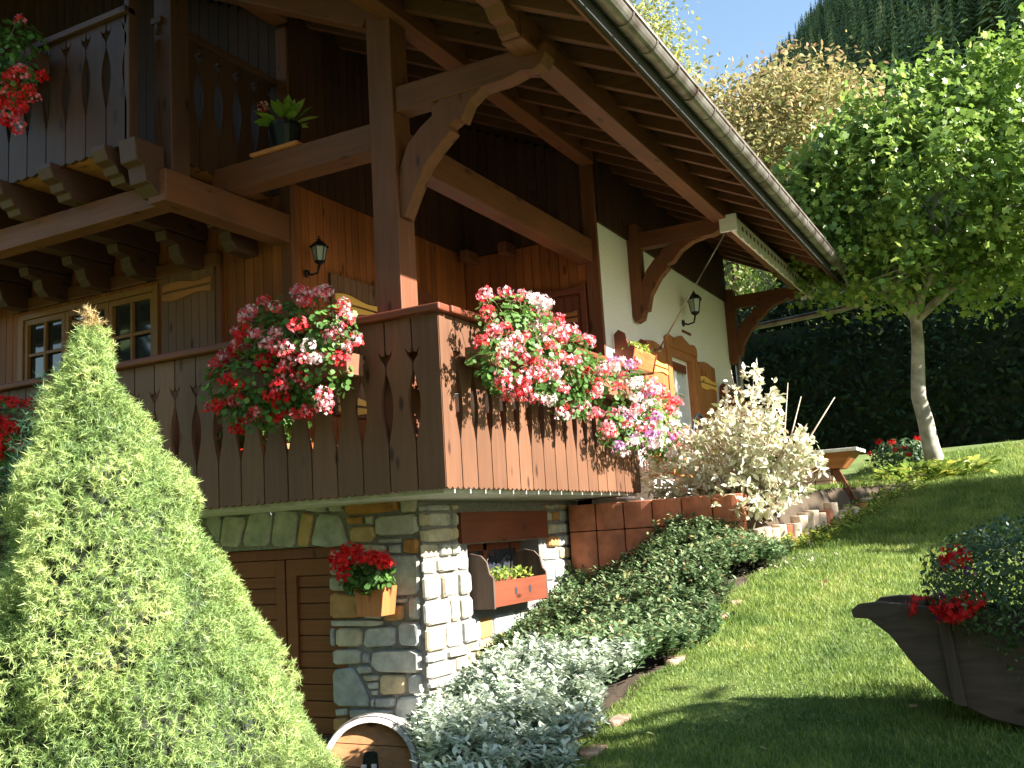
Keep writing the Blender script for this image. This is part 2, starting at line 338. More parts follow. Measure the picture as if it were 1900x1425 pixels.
# ================================================================ the chalet
H = thing('chalet', 'brown timber chalet on a rubble stone base with wide eaves and a corner balcony', 'house', (-0.65, 0.7, 0.6))
def deck(x): return 5.42 - 0.48 * (x - 0.75) if x > -5 else 5.42 - 0.48 * (-5.75) + 0.48 * (x + 5)
# ---- stone base
FS = [(0,[(-2.707,2.451),(-2.542,2.432),(-2.579,2.209),(-2.708,2.361)]),(0.1,[(-2.531,2.432),(-2.285,2.409),(-2.376,2.175),(-2.569,2.192)]),(0,[(-2.241,2.454),(-2.013,2.431),(-2.073,2.169),(-2.344,2.181)]),(0.1,[(-1.992,2.454),(-1.762,2.415),(-1.811,2.148),(-2.052,2.168)]),(0.8,[(-1.726,2.413),(-1.615,2.383),(-1.682,2.15),(-1.791,2.155)]),(0,[(-1.586,2.389),(-1.375,2.368),(-1.31,2.147),(-1.499,2.129),(-1.662,2.164)]),(0.3,[(-1.951,2.462),(-1.75,2.464),(-1.771,2.428),(-1.921,2.444)]),(0.2,[(-1.73,2.454),(-1.505,2.457),(-1.504,2.396),(-1.605,2.402),(-1.722,2.425)]),(0.3,[(-1.483,2.451),(-1.362,2.453),(-1.352,2.389),(-1.473,2.394)]),(1,[(-1.333,2.464),(-0.848,2.467),(-0.854,2.358),(-1.319,2.357)]),(0.4,[(-0.83,2.473),(-0.689,2.475),(-0.695,2.345),(-0.828,2.344)]),(0.9,[(-1.32,2.345),(-1.171,2.345),(-1.164,2.288),(-1.303,2.289)]),(0.2,[(-1.143,2.339),(-1.075,2.342),(-1.073,2.283),(-1.137,2.279)]),(0.2,[(-1.052,2.333),(-0.688,2.333),(-0.692,2.192),(-1.059,2.194)]),(0.8,[(-1.293,2.269),(-1.073,2.271),(-1.059,2.187),(-1.116,2.145),(-1.287,2.161)]),(0.3,[(-1.291,2.139),(-1.153,2.137),(-0.981,2.124),(-0.957,2.072),(-1.201,2.09),(-1.284,2.101)]),(0.1,[(-0.946,2.122),(-0.839,2.125),(-0.834,2.059),(-0.948,2.064)]),(1,[(-0.82,2.16),(-0.693,2.158),(-0.697,2.053),(-0.825,2.066)]),(0.2,[(-1.042,2.172),(-0.837,2.168),(-0.839,2.132),(-1.034,2.143)]),(0.1,[(-1.481,2.11),(-1.377,2.113),(-1.38,2.043),(-1.484,2.043)]),(0.1,[(-1.481,2.028),(-1.315,2.026),(-1.319,1.925),(-1.479,1.931)]),(0.2,[(-1.485,1.916),(-1.339,1.911),(-1.324,1.815),(-1.489,1.819)]),(0.1,[(-0.985,2.052),(-0.694,2.039),(-0.701,1.777),(-0.991,1.758)]),(0,[(-1.257,2.071),(-1.002,2.06),(-1.016,1.778),(-1.303,1.785)]),(0.1,[(-1.358,2.105),(-1.266,2.078),(-1.273,2.039),(-1.361,2.042)]),(0.9,[(-1.49,1.805),(-1.206,1.768),(-1.214,1.616),(-1.498,1.613)]),(0.3,[(-1.188,1.763),(-1.014,1.753),(-1.025,1.606),(-1.196,1.608)]),(0.2,[(-1.0,1.741),(-0.938,1.747),(-0.945,1.709),(-1.002,1.707)]),(0.3,[(-0.926,1.74),(-0.807,1.747),(-0.817,1.716),(-0.927,1.714)]),(0.9,[(-1.003,1.696),(-0.835,1.699),(-0.841,1.596),(-1.008,1.591)]),(0.2,[(-0.795,1.744),(-0.706,1.749),(-0.71,1.594),(-0.797,1.596)]),(0.3,[(-1.492,1.602),(-1.025,1.596),(-1.031,1.556),(-1.494,1.558)]),(0.5,[(-1.444,1.546),(-1.208,1.543),(-1.223,1.414),(-1.444,1.414)]),(0,[(-1.5,1.546),(-1.457,1.546),(-1.463,1.414),(-1.5,1.414)]),(0,[(-1.181,1.543),(-0.921,1.555),(-0.914,1.42),(-1.205,1.404)]),(0,[(-0.889,1.576),(-0.709,1.58),(-0.711,1.413),(-0.885,1.42)]),(0.3,[(-1.482,1.392),(-1.233,1.392),(-1.228,1.292),(-1.481,1.283)]),(0.1,[(-1.212,1.364),(-1.158,1.364),(-1.161,1.297),(-1.216,1.292)]),(0.25,[(-1.125,1.382),(-0.711,1.388),(-0.714,1.236),(-1.079,1.232),(-1.139,1.285)]),(0.2,[(-1.271,1.27),(-1.151,1.278),(-1.147,1.226),(-1.244,1.221)]),(0,[(-1.488,1.247),(-1.297,1.27),(-1.169,1.03),(-1.179,0.991),(-1.49,0.987)]),(0.5,[(-1.22,1.207),(-1.08,1.215),(-1.085,1.176),(-1.198,1.171)]),(0.3,[(-1.189,1.16),(-1.086,1.166),(-1.093,1.119),(-1.17,1.115)]),(0.6,[(-1.065,1.215),(-0.843,1.222),(-0.85,1.09),(-1.069,1.075)]),(0.1,[(-0.826,1.215),(-0.713,1.222),(-0.717,1.095),(-0.833,1.086)]),(0.2,[(-1.156,1.107),(-1.092,1.112),(-1.095,1.074),(-1.151,1.073)]),(0,[(-1.114,1.057),(-0.938,1.063),(-0.959,0.996),(-1.117,0.989)]),(0.2,[(-1.15,1.052),(-1.127,1.052),(-1.129,0.992),(-1.151,0.991)]),(0,[(-0.92,1.068),(-0.716,1.082),(-0.721,0.877),(-0.836,0.873),(-0.961,0.952)]),(0.3,[(-1.481,0.97),(-1.37,0.976),(-1.372,0.926),(-1.474,0.919)]),(0.1,[(-1.352,0.966),(-0.977,0.982),(-0.98,0.924),(-1.346,0.908)]),(0.9,[(-1.489,0.905),(-1.364,0.912),(-1.368,0.82),(-1.493,0.815)]),(0.2,[(-1.346,0.898),(-0.989,0.909),(-1.004,0.798),(-1.342,0.778)]),(0.1,[(-0.966,0.855),(-0.72,0.863),(-0.726,0.728),(-0.964,0.717)]),(0,[(-1.488,0.801),(-1.369,0.806),(-1.374,0.686),(-1.49,0.68)]),(0.5,[(-1.349,0.764),(-0.987,0.785),(-1.002,0.661),(-1.347,0.645)]),(0.2,[(-0.965,0.704),(-0.726,0.714),(-0.732,0.579),(-0.969,0.567)]),(0,[(-1.49,0.666),(-1.367,0.672),(-1.373,0.545),(-1.49,0.539)]),(0.3,[(-1.347,0.631),(-0.999,0.647),(-1.01,0.51),(-1.35,0.491)])]
def chaikin(q, it=1, f=0.16):
    for _ in range(it):
        o = []
        for i in range(len(q)):
            a, b = q[i], q[(i + 1) % len(q)]
            o += [(a[0] * (1 - f) + b[0] * f, a[1] * (1 - f) + b[1] * f), (a[0] * f + b[0] * (1 - f), a[1] * f + b[1] * (1 - f))]
        q = o
    return q
def stone(mb, poly, P, depth, t, back=0.0):
    """poly in wall coordinates; P(u, w, d) maps to the world, d outwards"""
    q = chaikin(poly, 1, 0.13); n = len(q); cxx = sum(a for a, _ in q) / n; cyy = sum(b for _, b in q) / n
    q = [(a + rnd.uniform(-.003, .003), b + rnd.uniform(-.003, .003)) for a, b in q]
    sz = max(0.04, math.sqrt(abs(max(a for a, _ in q) - min(a for a, _ in q)) * abs(max(b for _, b in q) - min(b for _, b in q))))
    def ins(k): return [(cxx + (a - cxx) * (1 - k / sz), cyy + (b - cyy) * (1 - k / sz)) for a, b in q]
    r0, r1, r2 = q, ins(0.006), ins(0.028)
    vs = [P(a, b, back) for a, b in r0] + [P(a, b, depth * 0.6) for a, b in r1] + [P(a, b, depth + rnd.uniform(-.004, .004)) for a, b in r2]
    fs = [(k * n + i, k * n + (i + 1) % n, (k + 1) * n + (i + 1) % n, (k + 1) * n + i) for k in (0, 1) for i in range(n)] + [tuple(2 * n + i for i in range(n))]
    mb.add(vs, fs, t)
mo = MB()
mo.box(-11, -2.72, .715, 1.0, -1, 2.42); mo.box(-1.355, -.665, .715, 1.0, -1, 2.42); mo.box(-2.72, -1.355, .715, 1.0, 2.145, 2.42)
mo.box(-.95, -.665, 1.0, 1.33, -1, 2.42); mo.box(-.95, -.665, 1.33, 2.55, -1, 1.60); mo.box(-.95, -.665, 1.33, 2.55, 2.09, 2.42); mo.box(-.95, -.665, 2.55, 3.45, -1, 2.42)
stn = MB()
for t, q in FS:
    q = [(min(a, -.648), b) for a, b in q]
    stone(stn, q, lambda u, w_, d: (u, .715 - d, w_), rnd.uniform(.022, .038), min(1, max(0, t + rnd.uniform(-.08, .08))))
# side face: rows of rough ashlar, leaving the little window free
z = .35; r2 = random.Random(3)
while z < 2.38:
    h = min(r2.choice([.07, .11, .14, .18, .2]), 2.40 - z); y = .68 if True else 0
    if h < .04: break
    while y < 3.4:
        w_ = r2.uniform(.12, .42)
        if 3.4 - y - w_ < .1: w_ = 3.4 - y
        y1 = y + w_; segs = [(y, y1)]
        if z + h > 1.60 and z < 2.09: segs = [(a, b) for a, b in ((y, min(y1, 1.33)), (max(y, 2.55), y1)) if b - a > .05]
        if z + h > 2.09 and z < 2.34: segs = [(a, b) for a, b in ((y, min(y1, 1.19)), (max(y, 2.69), y1)) if b - a > .05]
        for a, b in segs:
            g = .009; zz = min(z + h, 2.40)
            q = [(a + g + r2.uniform(-.006, .006), z + g + r2.uniform(-.006, .006)), (b - g + r2.uniform(-.006, .006), z + g + r2.uniform(-.006, .006)), (b - g + r2.uniform(-.006, .006), zz - g + r2.uniform(-.006, .006)), (a + g + r2.uniform(-.006, .006), zz - g + r2.uniform(-.006, .006))]
            stone(stn, q, lambda u, v_, d: (-.665 + d, u, v_), r2.uniform(.008, .045), r2.choice([0, .05, .2, .3, .35, .5, .6, .95]))
        y = y1
    z += h
sw = stn.build('stone_wall', M['stone'], H); mo.build('mortar', M['mortar'], sw)
# wooden lintel + little basement window in the side wall
MB().box(-.95, -.625, 1.20, 2.68, 2.10, 2.335).build('lintel', M['redy'], H, .006)
wn = MB(); wn.box(-.90, -.85, 1.33, 1.40, 1.60, 2.09).box(-.90, -.85, 1.90, 1.96, 1.60, 2.09).box(-.90, -.85, 2.48, 2.55, 1.60, 2.09).box(-.90, -.85, 1.40, 2.48, 2.03, 2.09).box(-.90, -.85, 1.40, 2.48, 1.60, 1.66)
wo = wn.build('window', M['redz'], H, .003); MB().box(-.885, -.875, 1.39, 2.49, 1.65, 2.04).build('pane', M['glass'], wo)
# ---- basement double door
d = MB()
d.box(-2.715, -1.36, .80, .86, 2.06, 2.14); d.box(-1.43, -1.36, .80, .86, .2, 2.06); d.box(-2.715, -2.65, .80, .86, .2, 2.06)
dr = d.build('door', M['redz'], H, .004)
for xa, xb in ((-2.645, -2.015), (-2.0, -1.435)):
    lf = MB(); lf.box(xa, xa + .10, .815, .85, .2, 2.055, .1); lf.box(xb - .09, xb, .815, .85, .2, 2.055, .15); lf.box(xa + .10, xb - .09, .815, .85, 1.93, 2.055, 0); lf.box(xa + .10, xb - .09, .815, .85, .2, .4)
    z = .4; k = 0
    while z < 1.925:
        z1 = min(z + .118, 1.928); lf.box(xa + .10, xb - .09, .835, .855, z + .003, z1 - .003, rnd.uniform(0, .35)); z += .12
    lf.box(xa + .10, xb - .09, .856, .87, .4, 1.93, .8)
    lf.build('door_leaf', M['doorw'], dr, .003)
# ---- balcony: slab, two railings
sb = MB(); sb.box(-6.5, -.06, .06, .70, 2.43, 2.54); sb.box(-.64, -.06, .70, 3.42, 2.43, 2.54); sb.box(-11, -.665, .72, 8, 2.425, 2.53)
sb.build('balcony_slab', M['slab'], H)
def board_outline(w_, zb, zt, left=True, right=True, sc=3, h0=0.0):
    """one balustrade board: scalloped foot, vase-shaped slit and tulip cut in each long edge"""
    def side():
        e = [(.0055, zb + .012)]
        z0, z1 = zb + .31, zb + .765
        e += [(.0055 + .043 * math.sin(math.pi * (i / 9) ** 1.15), z0 + (z1 - z0) * i / 9) for i in range(10)]
        e += [(.0055, zb + .815), (.018, zb + .84), (.040, zb + .865), (.047, zb + .892), (.060, zb + .925), (.030, zb + .888), (.012, zb + .895), (.0055, zb + .925)]
        e += [(.0055, zt)]
        return e
    pl = [(.0055, zb + .012), (.0055, zt)]
    R_ = side() if right else pl; L_ = side() if left else pl
    foot = []
    for k in range(sc):
        for i in range(5):
            a = i / 4; foot.append((.0055 + (w_ - .007) * (k + a) / sc, zb + .012 - .016 * math.sin(math.pi * a)))
    out = foot[1:-1] + [(w_ - d_, z_) for d_, z_ in R_] + [(d_, z_) for d_, z_ in L_[::-1]]
    o = []
    for q in out:
        if not o or (abs(o[-1][0] - q[0]) + abs(o[-1][1] - q[1])) > 1e-5: o.append(q)
    return o
def railing(ax, c, u0, n, w_, zb, zt, th, sign, name_m, ends=(True, True), sc=3):
    mb = MB()
    for i in range(n):
        q = board_outline(w_, zb + rnd.uniform(-.002, .002), zt, ends[0] or i > 0, ends[1] or i < n - 1, sc)
        q = [(u0 + a + i * w_, b) for a, b in q]
        mb.prism(q, ax, c, c + sign * th, rnd.uniform(0, .95))
    return mb
fr = railing('y', 0.0, -6.3, 30, .21, 2.455, 3.57, .028, 1, 'z', (True, False)).build('railing', M['railz'], H)
MB().box(-6.3, .045, -.06, .075, 3.575, 3.625).build('handrail', M['redx'], fr, .012)
MB().box(-6.3, -.035, .03, .075, 3.42, 3.5).box(-6.3, -.035, .03, .075, 2.62, 2.70).build('crossbar', M['railx'], fr, .003)
sr = railing('x', 0.0, 0.0, 17, .2, 2.455, 3.57, .028, -1, 'z', (False, True)).build('railing', M['railz'], H)
MB().box(-.075, .06, .078, 3.46, 3.575, 3.625).build('handrail', M['redy'], sr, .012)
MB().box(-.075, -.030, .08, 3.4, 3.42, 3.5).box(-.075, -.030, .08, 3.4, 2.62, 2.70).build('crossbar', M['raily'], sr, .003)
MB().box(-.30, -.03, 3.402, 3.43, 2.46, 3.57).build('railing_end', M['railz'], H)
# ---- cladding
def clad_x(mb, x0, x1, yf, z0, ztop, w_=.098, sign=-1):
    x = x0
    while x < x1 - .01:
        xb = min(x + w_, x1); zt = ztop((x + xb) / 2)
        za = min(ztop(x), ztop(xb)) if callable(ztop) else zt
        if za > z0: mb.box(x + .003, xb - .003, yf, yf + .02, z0, za, rnd.uniform(0, .75))
        x = xb
def clad_y(mb, y0, y1, xf, z0, z1, w_=.098):
    y = y0
    while y < y1 - .01:
        yb = min(y + w_, y1); mb.box(xf - .02, xf, y + .003, yb - .003, z0, z1, rnd.uniform(0, .75)); y = yb
# front wall of the living floor, x < -1.8
c1 = MB(); clad_x(c1, -11, -5.12, .75, 2.54, lambda x: 4.98); clad_x(c1, -5.12, -3.28, .75, 2.54, lambda x: 3.66); clad_x(c1, -5.12, -3.28, .75, 4.47, lambda x: 4.98); clad_x(c1, -3.28, -1.90, .75, 2.54, lambda x: 4.98)
wA = c1.build('timber_wall', M['clad'], H)
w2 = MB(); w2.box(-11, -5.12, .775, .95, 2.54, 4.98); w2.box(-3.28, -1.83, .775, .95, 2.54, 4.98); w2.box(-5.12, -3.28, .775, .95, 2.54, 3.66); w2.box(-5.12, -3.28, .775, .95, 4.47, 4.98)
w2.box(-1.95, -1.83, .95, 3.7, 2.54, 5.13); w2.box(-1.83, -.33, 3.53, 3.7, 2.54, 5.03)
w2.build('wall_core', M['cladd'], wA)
c2 = MB(); clad_y(c2, .77, 3.49, -1.80, 2.54, 5.06)
c2.build('timber_wall', M['clad'], H)
c3 = MB(); clad_x(c3, -1.80, -.42, 3.50, 2.54, lambda x: 5.02)
c3.build('timber_wall', M['clad'], H)
MB().box(-1.90, -1.79, .735, .80, 2.54, 6.4).build('corner_board', M['beamz'], H, .004)
MB().box(-.42, -.285, 3.47, 3.52, 2.54, 5.72).build('corner_board', M['beamz'], H, .004)
# upper floor, a little proud, its shade put into the wood colour
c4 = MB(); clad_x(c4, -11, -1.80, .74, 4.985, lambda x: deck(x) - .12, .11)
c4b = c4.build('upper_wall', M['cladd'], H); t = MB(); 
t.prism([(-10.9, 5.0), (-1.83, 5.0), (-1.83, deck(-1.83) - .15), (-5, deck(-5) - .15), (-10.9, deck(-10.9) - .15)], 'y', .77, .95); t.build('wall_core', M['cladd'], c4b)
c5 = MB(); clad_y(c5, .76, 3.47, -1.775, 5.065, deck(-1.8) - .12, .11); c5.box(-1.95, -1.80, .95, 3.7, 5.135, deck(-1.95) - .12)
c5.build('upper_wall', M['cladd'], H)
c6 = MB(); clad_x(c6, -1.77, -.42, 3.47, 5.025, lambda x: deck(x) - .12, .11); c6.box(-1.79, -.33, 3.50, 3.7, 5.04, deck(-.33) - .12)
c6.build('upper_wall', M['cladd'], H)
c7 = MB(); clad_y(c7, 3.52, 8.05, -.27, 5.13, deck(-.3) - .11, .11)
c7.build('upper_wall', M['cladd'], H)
# joist ends under the upper floor
for x in (-1.66, -1.22):
    MB().box(x - .05, x + .05, 3.25, 3.47, 4.93, 5.05).build('joist_end', M['beamy'], H, .01)
# white roughcast wall on the garden side, with the window opening
wh = MB(); X0, X1 = -.55, -.30
wh.box(X0, X1, 3.52, 5.36, 2.30, 5.14); wh.box(X0, X1, 6.30, 8.05, 2.30, 5.14); wh.box(X0, X1, 5.36, 6.30, 4.14, 5.14); wh.box(-.55, -.30, 3.52, 8.05, 5.14, 5.80)
wh.box(-11, -.55, 7.85, 8.05, 2.3, deck(-.55) - .15); wh.box(-11, -10.8, .95, 7.85, -1, 5.4)
wh.prism([(-10.8, 5.36), (-.56, 5.6), (-.56, deck(-.56) - .15), (-5, deck(-5) - .15), (-10.8, deck(-10.8) - .15)], 'y', 7.86, 8.04)
wh.build('plaster_wall', M['render'], H)
MB().box(-.55, -.19, 3.50, 5.0, 2.25, 2.42).build('plinth', M['render'], H, .01)
# ---- windows of the front wall (three casements)
fw_ = MB(); fw_.box(-5.12, -5.05, .73, .80, 3.66, 4.47); fw_.box(-3.33, -3.28, .73, .80, 3.66, 4.47); fw_.box(-5.05, -3.33, .73, .80, 4.42, 4.47); fw_.box(-5.05, -3.33, .73, .80, 3.66, 3.71)
WF = fw_.build('window', M['winw'], H, .003)
x = -5.05
for k in range(3):
    a, b = x + k * .573, x + (k + 1) * .573
    cs = MB(); y0, y1 = .745, .785
    cs.box(a + .004, a + .05, y0, y1, 3.715, 4.415); cs.box(b - .05, b - .004, y0, y1, 3.715, 4.415); cs.box(a + .05, b - .05, y0, y1, 4.365, 4.415); cs.box(a + .05, b - .05, y0, y1, 3.715, 3.77)
    cs.box((a + b) / 2 - .014, (a + b) / 2 + .014, y0 + .004, y1 - .004, 3.77, 4.365); cs.box(a + .05, b - .05, y0 + .007, y1 - .007, 4.06, 4.09)
    cs.build('casement', M['winw'], WF, .003)
MB().box(-5.05, -3.33, .790, .794, 3.70, 4.43).build('pane', M['glass'], WF)
for a, b in ((-5.03, -4.80), (-4.66, -4.52), (-3.46, -3.36)):
    cu = MB(); n = 12
    for i in range(n):
        u0 = a + (b - a) * i / n; u1 = a + (b - a) * (i + 1) / n; yy = .82 + .012 * (i % 2)
        cu.add([(u0, yy, 3.7), (u1, .844 - yy + .82, 3.7), (u1, .844 - yy + .82, 4.42), (u0, yy, 4.42)], [(0, 1, 2, 3)])
    cu.build('curtain', M['curtain'], WF)
MB().box(-5.20, -2.55, .70, .748, 4.50, 4.62).build('window_head', M['beamx'], H, .006)
def wavy(u0, u1, z0, z1, amp=.018):
    n = 14; top = [(u0 + (u1 - u0) * i / n, z1 + amp * math.sin(i / n * 2 * math.pi) * (1 if z1 > z0 else -1)) for i in range(n + 1)]
    return [(u0, z0), (u1, z0)] + top[::-1]
def shutter(ax, c, u0, u1, z0, z1, m, bm_, out, bats, arch=0.0):
    """boarded shutter with pairs of wavy battens, in the plane ax = c, facing out"""
    mb = MB(); n = max(3, round((u1 - u0) / .085)); w_ = (u1 - u0) / n
    for i in range(n):
        a = u0 + i * w_; b = a + w_; top = z1 - arch * abs((i + .5) / n - .5) * 2
        q = [(a + .002, z0), (b - .002, z0), (b - .002, top), (a + .002, top)]
        mb.prism(q, ax, c, c + out * .028, rnd.uniform(0, .4))
    s_ = mb.build('shutter', m, H, .002)
    for zz in bats:
        bt = MB(); bt.prism(wavy(u0 + .03, u1 - .03, zz, zz + .055), ax, c + out * .028, c + out * .046)
        bt.prism([(a, 2 * zz - .02 - b) for a, b in wavy(u0 + .03, u1 - .03, zz, zz + .055)], ax, c + out * .028, c + out * .046)
        bt.build('batten', bm_, s_, .004)
    return s_
shutter('y', .745, -3.22, -2.60, 3.45, 4.56, M['railz'], M['orangex'], -1, (4.37, 3.62))
MB().box(-2.585, -2.53, .71, .748, 3.4, 4.60).build('shutter_post', M['beamz'], H, .004)
shutter('x', -1.797, 1.20, 1.90, 3.2, 4.40, M['railz'], M['yellowy'], 1, (4.17, 3.3))
w3 = MB(); w3.box(-1.80, -1.75, 1.95, 2.02, 3.0, 4.40); w3.box(-1.80, -1.75, 2.68, 2.75, 3.0, 4.40); w3.box(-1.80, -1.74, 1.93, 2.77, 4.40, 4.50); w3.box(-1.80, -1.76, 2.02, 2.68, 4.22, 4.40)
w3o = w3.build('window', M['redz'], H, .003); MB().box(-1.795, -1.77, 2.02, 2.68, 4.17, 4.215).build('roller_blind', M['white'], w3o, .003); MB().box(-1.795, -1.785, 2.02, 2.68, 3.0, 4.17).build('pane', M['glass'], w3o)
# back wall of the balcony: arched casing and two leaves
cs = MB(); cs.prism(wavy(-1.42, -.44, 4.44, 4.53, .03), 'y', 3.455, 3.50); cs.box(-1.42, -1.35, 3.455, 3.50, 2.55, 4.44); cs.box(-.50, -.44, 3.455, 3.50, 2.55, 4.44)
cs.build('door_casing', M['redx'], H, .004)
shutter('y', 3.498, -1.34, -.93, 2.6, 4.42, M['redz'], M['orangex'], -1, (4.22, 3.2))
shutter('y', 3.498, -.92, -.51, 2.6, 4.42, M['redz'], M['orangex'], -1, (4.22, 3.2))
# ---- window and shutters of the white wall
g = MB(); g.box(-.36, -.27, 5.36, 5.44, 2.45, 4.14); g.box(-.36, -.27, 6.22, 6.30, 2.45, 4.14); g.box(-.36, -.27, 5.44, 6.22, 4.07, 4.14)
g.prism([(5.28, 4.14), (6.38, 4.14), (6.38, 4.24), (6.30, 4.28), (6.1, 4.26), (5.83, 4.33), (5.55, 4.26), (5.36, 4.28), (5.28, 4.24)], 'x', -.30, -.255); g.box(-.30, -.262, 6.30, 6.39, 2.45, 4.14); g.box(-.30, -.262, 5.27, 5.36, 2.45, 4.14)
GW = g.build('window', M['orangez'], H, .004, )
g2 = MB(); g2.box(-.40, -.35, 5.44, 5.49, 2.45, 4.07); g2.box(-.40, -.35, 6.17, 6.22, 2.45, 4.07); g2.box(-.40, -.35, 5.49, 6.17, 4.02, 4.07); g2.box(-.39, -.36, 5.82, 5.84, 2.45, 4.02)
for zz in (2.9, 3.3, 3.65): g2.box(-.39, -.365, 5.49, 6.17, zz, zz + .02)
g2.build('frame', M['white'], GW, .003); MB().box(-.405, -.40, 5.44, 6.22, 2.45, 4.07).build('curtain', M['curtain'], GW)
vz = MB(); vz.prism([(5.49, 4.02)] + [(5.49 + .68 * i / 24, 3.93 - .02 * abs(math.sin(i / 24 * math.pi * 6))) for i in range(25)] + [(6.17, 4.02)], 'x', -.352, -.345); vz.build('valance', M['redy'], GW)
shutter('x', -.298, 4.52, 5.24, 2.75, 4.13, M['orangez'], M['yellowy'], 1, (3.86, 2.95), .04)
shutter('x', -.298, 6.42, 7.14, 2.75, 4.13, M['orangez'], M['yellowy'], 1, (3.86, 2.95), .04)
MB().tube([(-.25, 6.34, 3.83), (-.21, 6.36, 3.83), (-.21, 6.41, 3.86)], .009).build('shutter_latch', M['zinc'], H)
# ---- posts and beams
MB().box(-.505, -.305, .05, .25, 2.54, deck(-.4) - .13).build('post', M['beamz'], H, .006)
MB().box(-1.96, -.505, .055, .235, 4.79, 4.985).build('beam', M['beamx'], H, .006)
MB().box(-.485, -.335, .25, 3.49, 4.72, 4.95).build('beam', M['beamy'], H, .006)
MB().box(-1.97, -1.80, -.55, .735, 4.555, 4.785).build('beam', M['beamy'], H, .006)
MB().box(-6.6, -1.972, -.48, -.33, 4.56, 4.735).build('beam', M['beamx'], H, .006)
# truss rafter of the gable
MB().beam((-.50, .14, 5.80), (-5.0, .14, 5.80 + 4.5 * .50), .15, .20).build('gable_rafter', M['beamx'], H, .006)
def purlin(x0, x1, z0, z1, y0, y1): MB().box(x0, x1, y0, y1, z0, z1).build('purlin', M['beamy'], H, .006)
purlin(.64, .79, 5.14, 5.325, -.14, 8.3)
MB().prism([(-.14, 5.15), (-.14, 5.32), (-.9, 5.32), (-1.5, 5.32), (-1.5, 5.27), (-.36, 5.27), (-.30, 5.21), (-.22, 5.21), (-.19, 5.16)], 'x', .65, .78).build('purlin_end', M['beamy'], H, .006)
purlin(-.39, -.24, 5.70, 5.86, -1.5, 3.45); purlin(-1.9, -1.75, 6.42, 6.58, -1.5, .72); purlin(-3.4, -3.25, 7.14, 7.3, -1.5, .72)
def brace(y0, y1, outer, inner):
    return MB().prism(outer + inner[::-1], 'y', y0, y1).build('brace', M['beamz'], H, .005)
# front bracket
b_ = MB(); b_.prism([(-.30, 5.02), (.52, 5.02), (.60, 5.035), (.66, 5.05), (.74, 5.03), (.80, 5.06), (.84, 5.12), (.85, 5.20), (-.30, 5.20)], 'y', .07, .21); b_.build('bracket_beam', M['beamx'], H, .006)
brace(.08, .20, [(-.305, 4.28), (-.27, 4.28), (-.20, 4.42), (-.10, 4.60), (.03, 4.72), (.12, 4.79), (.10, 4.83), (.16, 4.86), (.20, 4.84), (.26, 4.95), (.38, 5.03), (.55, 5.15)], [(-.305, 4.50), (-.30, 4.62), (-.22, 4.78), (-.12, 4.87), (-.02, 4.93), (-.03, 4.99), (.03, 5.01), (.08, 5.08), (.20, 5.16), (.25, 5.18)])
for y0 in (4.34, 8.0):
    MB().prism([(-.30, 4.32), (-.27, 4.25), (-.20, 4.28), (-.175, 4.36), (-.175, 5.30), (-.30, 5.30)], 'y', y0, y0 + .15).build('wall_post', M['beamz'], H, .005)
    MB().prism([(-.175, 5.03), (.62, 5.03), (.70, 5.06), (.76, 5.04), (.82, 5.09), (.84, 5.20), (-.175, 5.20)], 'y', y0 + .01, y0 + .14).build('bracket_beam', M['beamx'], H, .005)
    brace(y0 + .02, y0 + .13, [(-.18, 4.36), (-.13, 4.36), (-.09, 4.52), (.02, 4.68), (.12, 4.77), (.115, 4.81), (.18, 4.83), (.27, 4.93), (.40, 5.00), (.60, 5.04)], [(-.18, 4.66), (-.12, 4.78), (-.03, 4.88), (.05, 4.93), (.06, 4.97), (.14, 5.0), (.26, 5.05)])
# ---- roof
rf = MB(); P_ = lambda x, dz: (x, deck(x) + dz)
rf.prism([(1.40, deck(1.40)), (-5, deck(-5)), (-11.6, deck(-11.6)), (-11.6, deck(-11.6) + .03), (-5, deck(-5) + .03), (1.40, deck(1.40) + .03)], 'y', -1.6, 8.42)
RF = rf.build('roof', M['soffit'], H)
t = MB(); t.prism([(1.47, deck(1.47) + .035), (-5, deck(-5) + .035), (-11.7, deck(-11.7) + .035), (-11.7, deck(-11.7) + .13), (-5, deck(-5) + .15), (1.47, deck(1.47) + .11)], 'y', -1.65, 8.47)
t.build('roof_tiles', M['tile'], RF)
for i in range(24):
    y = -1.55 + i * .43
    MB().beam((1.34, y, deck(1.34) - .058), (-4.95, y, deck(-4.95) - .058), .075, .11).build('rafter', M['raft'], RF, .004)
# thin lath lines on the soffit
lt = MB()
for k in range(1, 60):
    x = 1.34 - k * .105
    lt.box(x - .004, x + .004, -1.58, 8.4, deck(x) - .006, deck(x) + .002)
lt.build('soffit_joint', M['dark'], RF)
MB().box(1.365, 1.395, -1.6, 8.42, 4.93, 5.115).build('fascia', M['dark'], RF, .004)
MB().box(1.352, 1.364, -1.6, 8.42, 4.915, 4.955).build('fascia_batten', M['beamy'], RF, .003)
gt = MB(); n = 10; pr = [(1.455 + .068 * math.cos(a), 5.055 + .068 * math.sin(a)) for a in np.linspace(math.pi, 2 * math.pi, n + 1)]
pr2 = [(1.455 + .063 * math.cos(a), 5.055 + .063 * math.sin(a)) for a in np.linspace(2 * math.pi, math.pi, n + 1)]
gt.prism(pr + pr2, 'y', -1.62, 8.5)
GT = gt.build('gutter', M['zinc'], RF, 0)
bd = MB(); bd.tube([(1.525, -1.62, 5.06), (1.525, 8.5, 5.06)], .009, 8); bd.build('gutter_bead', M['zinc'], RF, smooth=True)
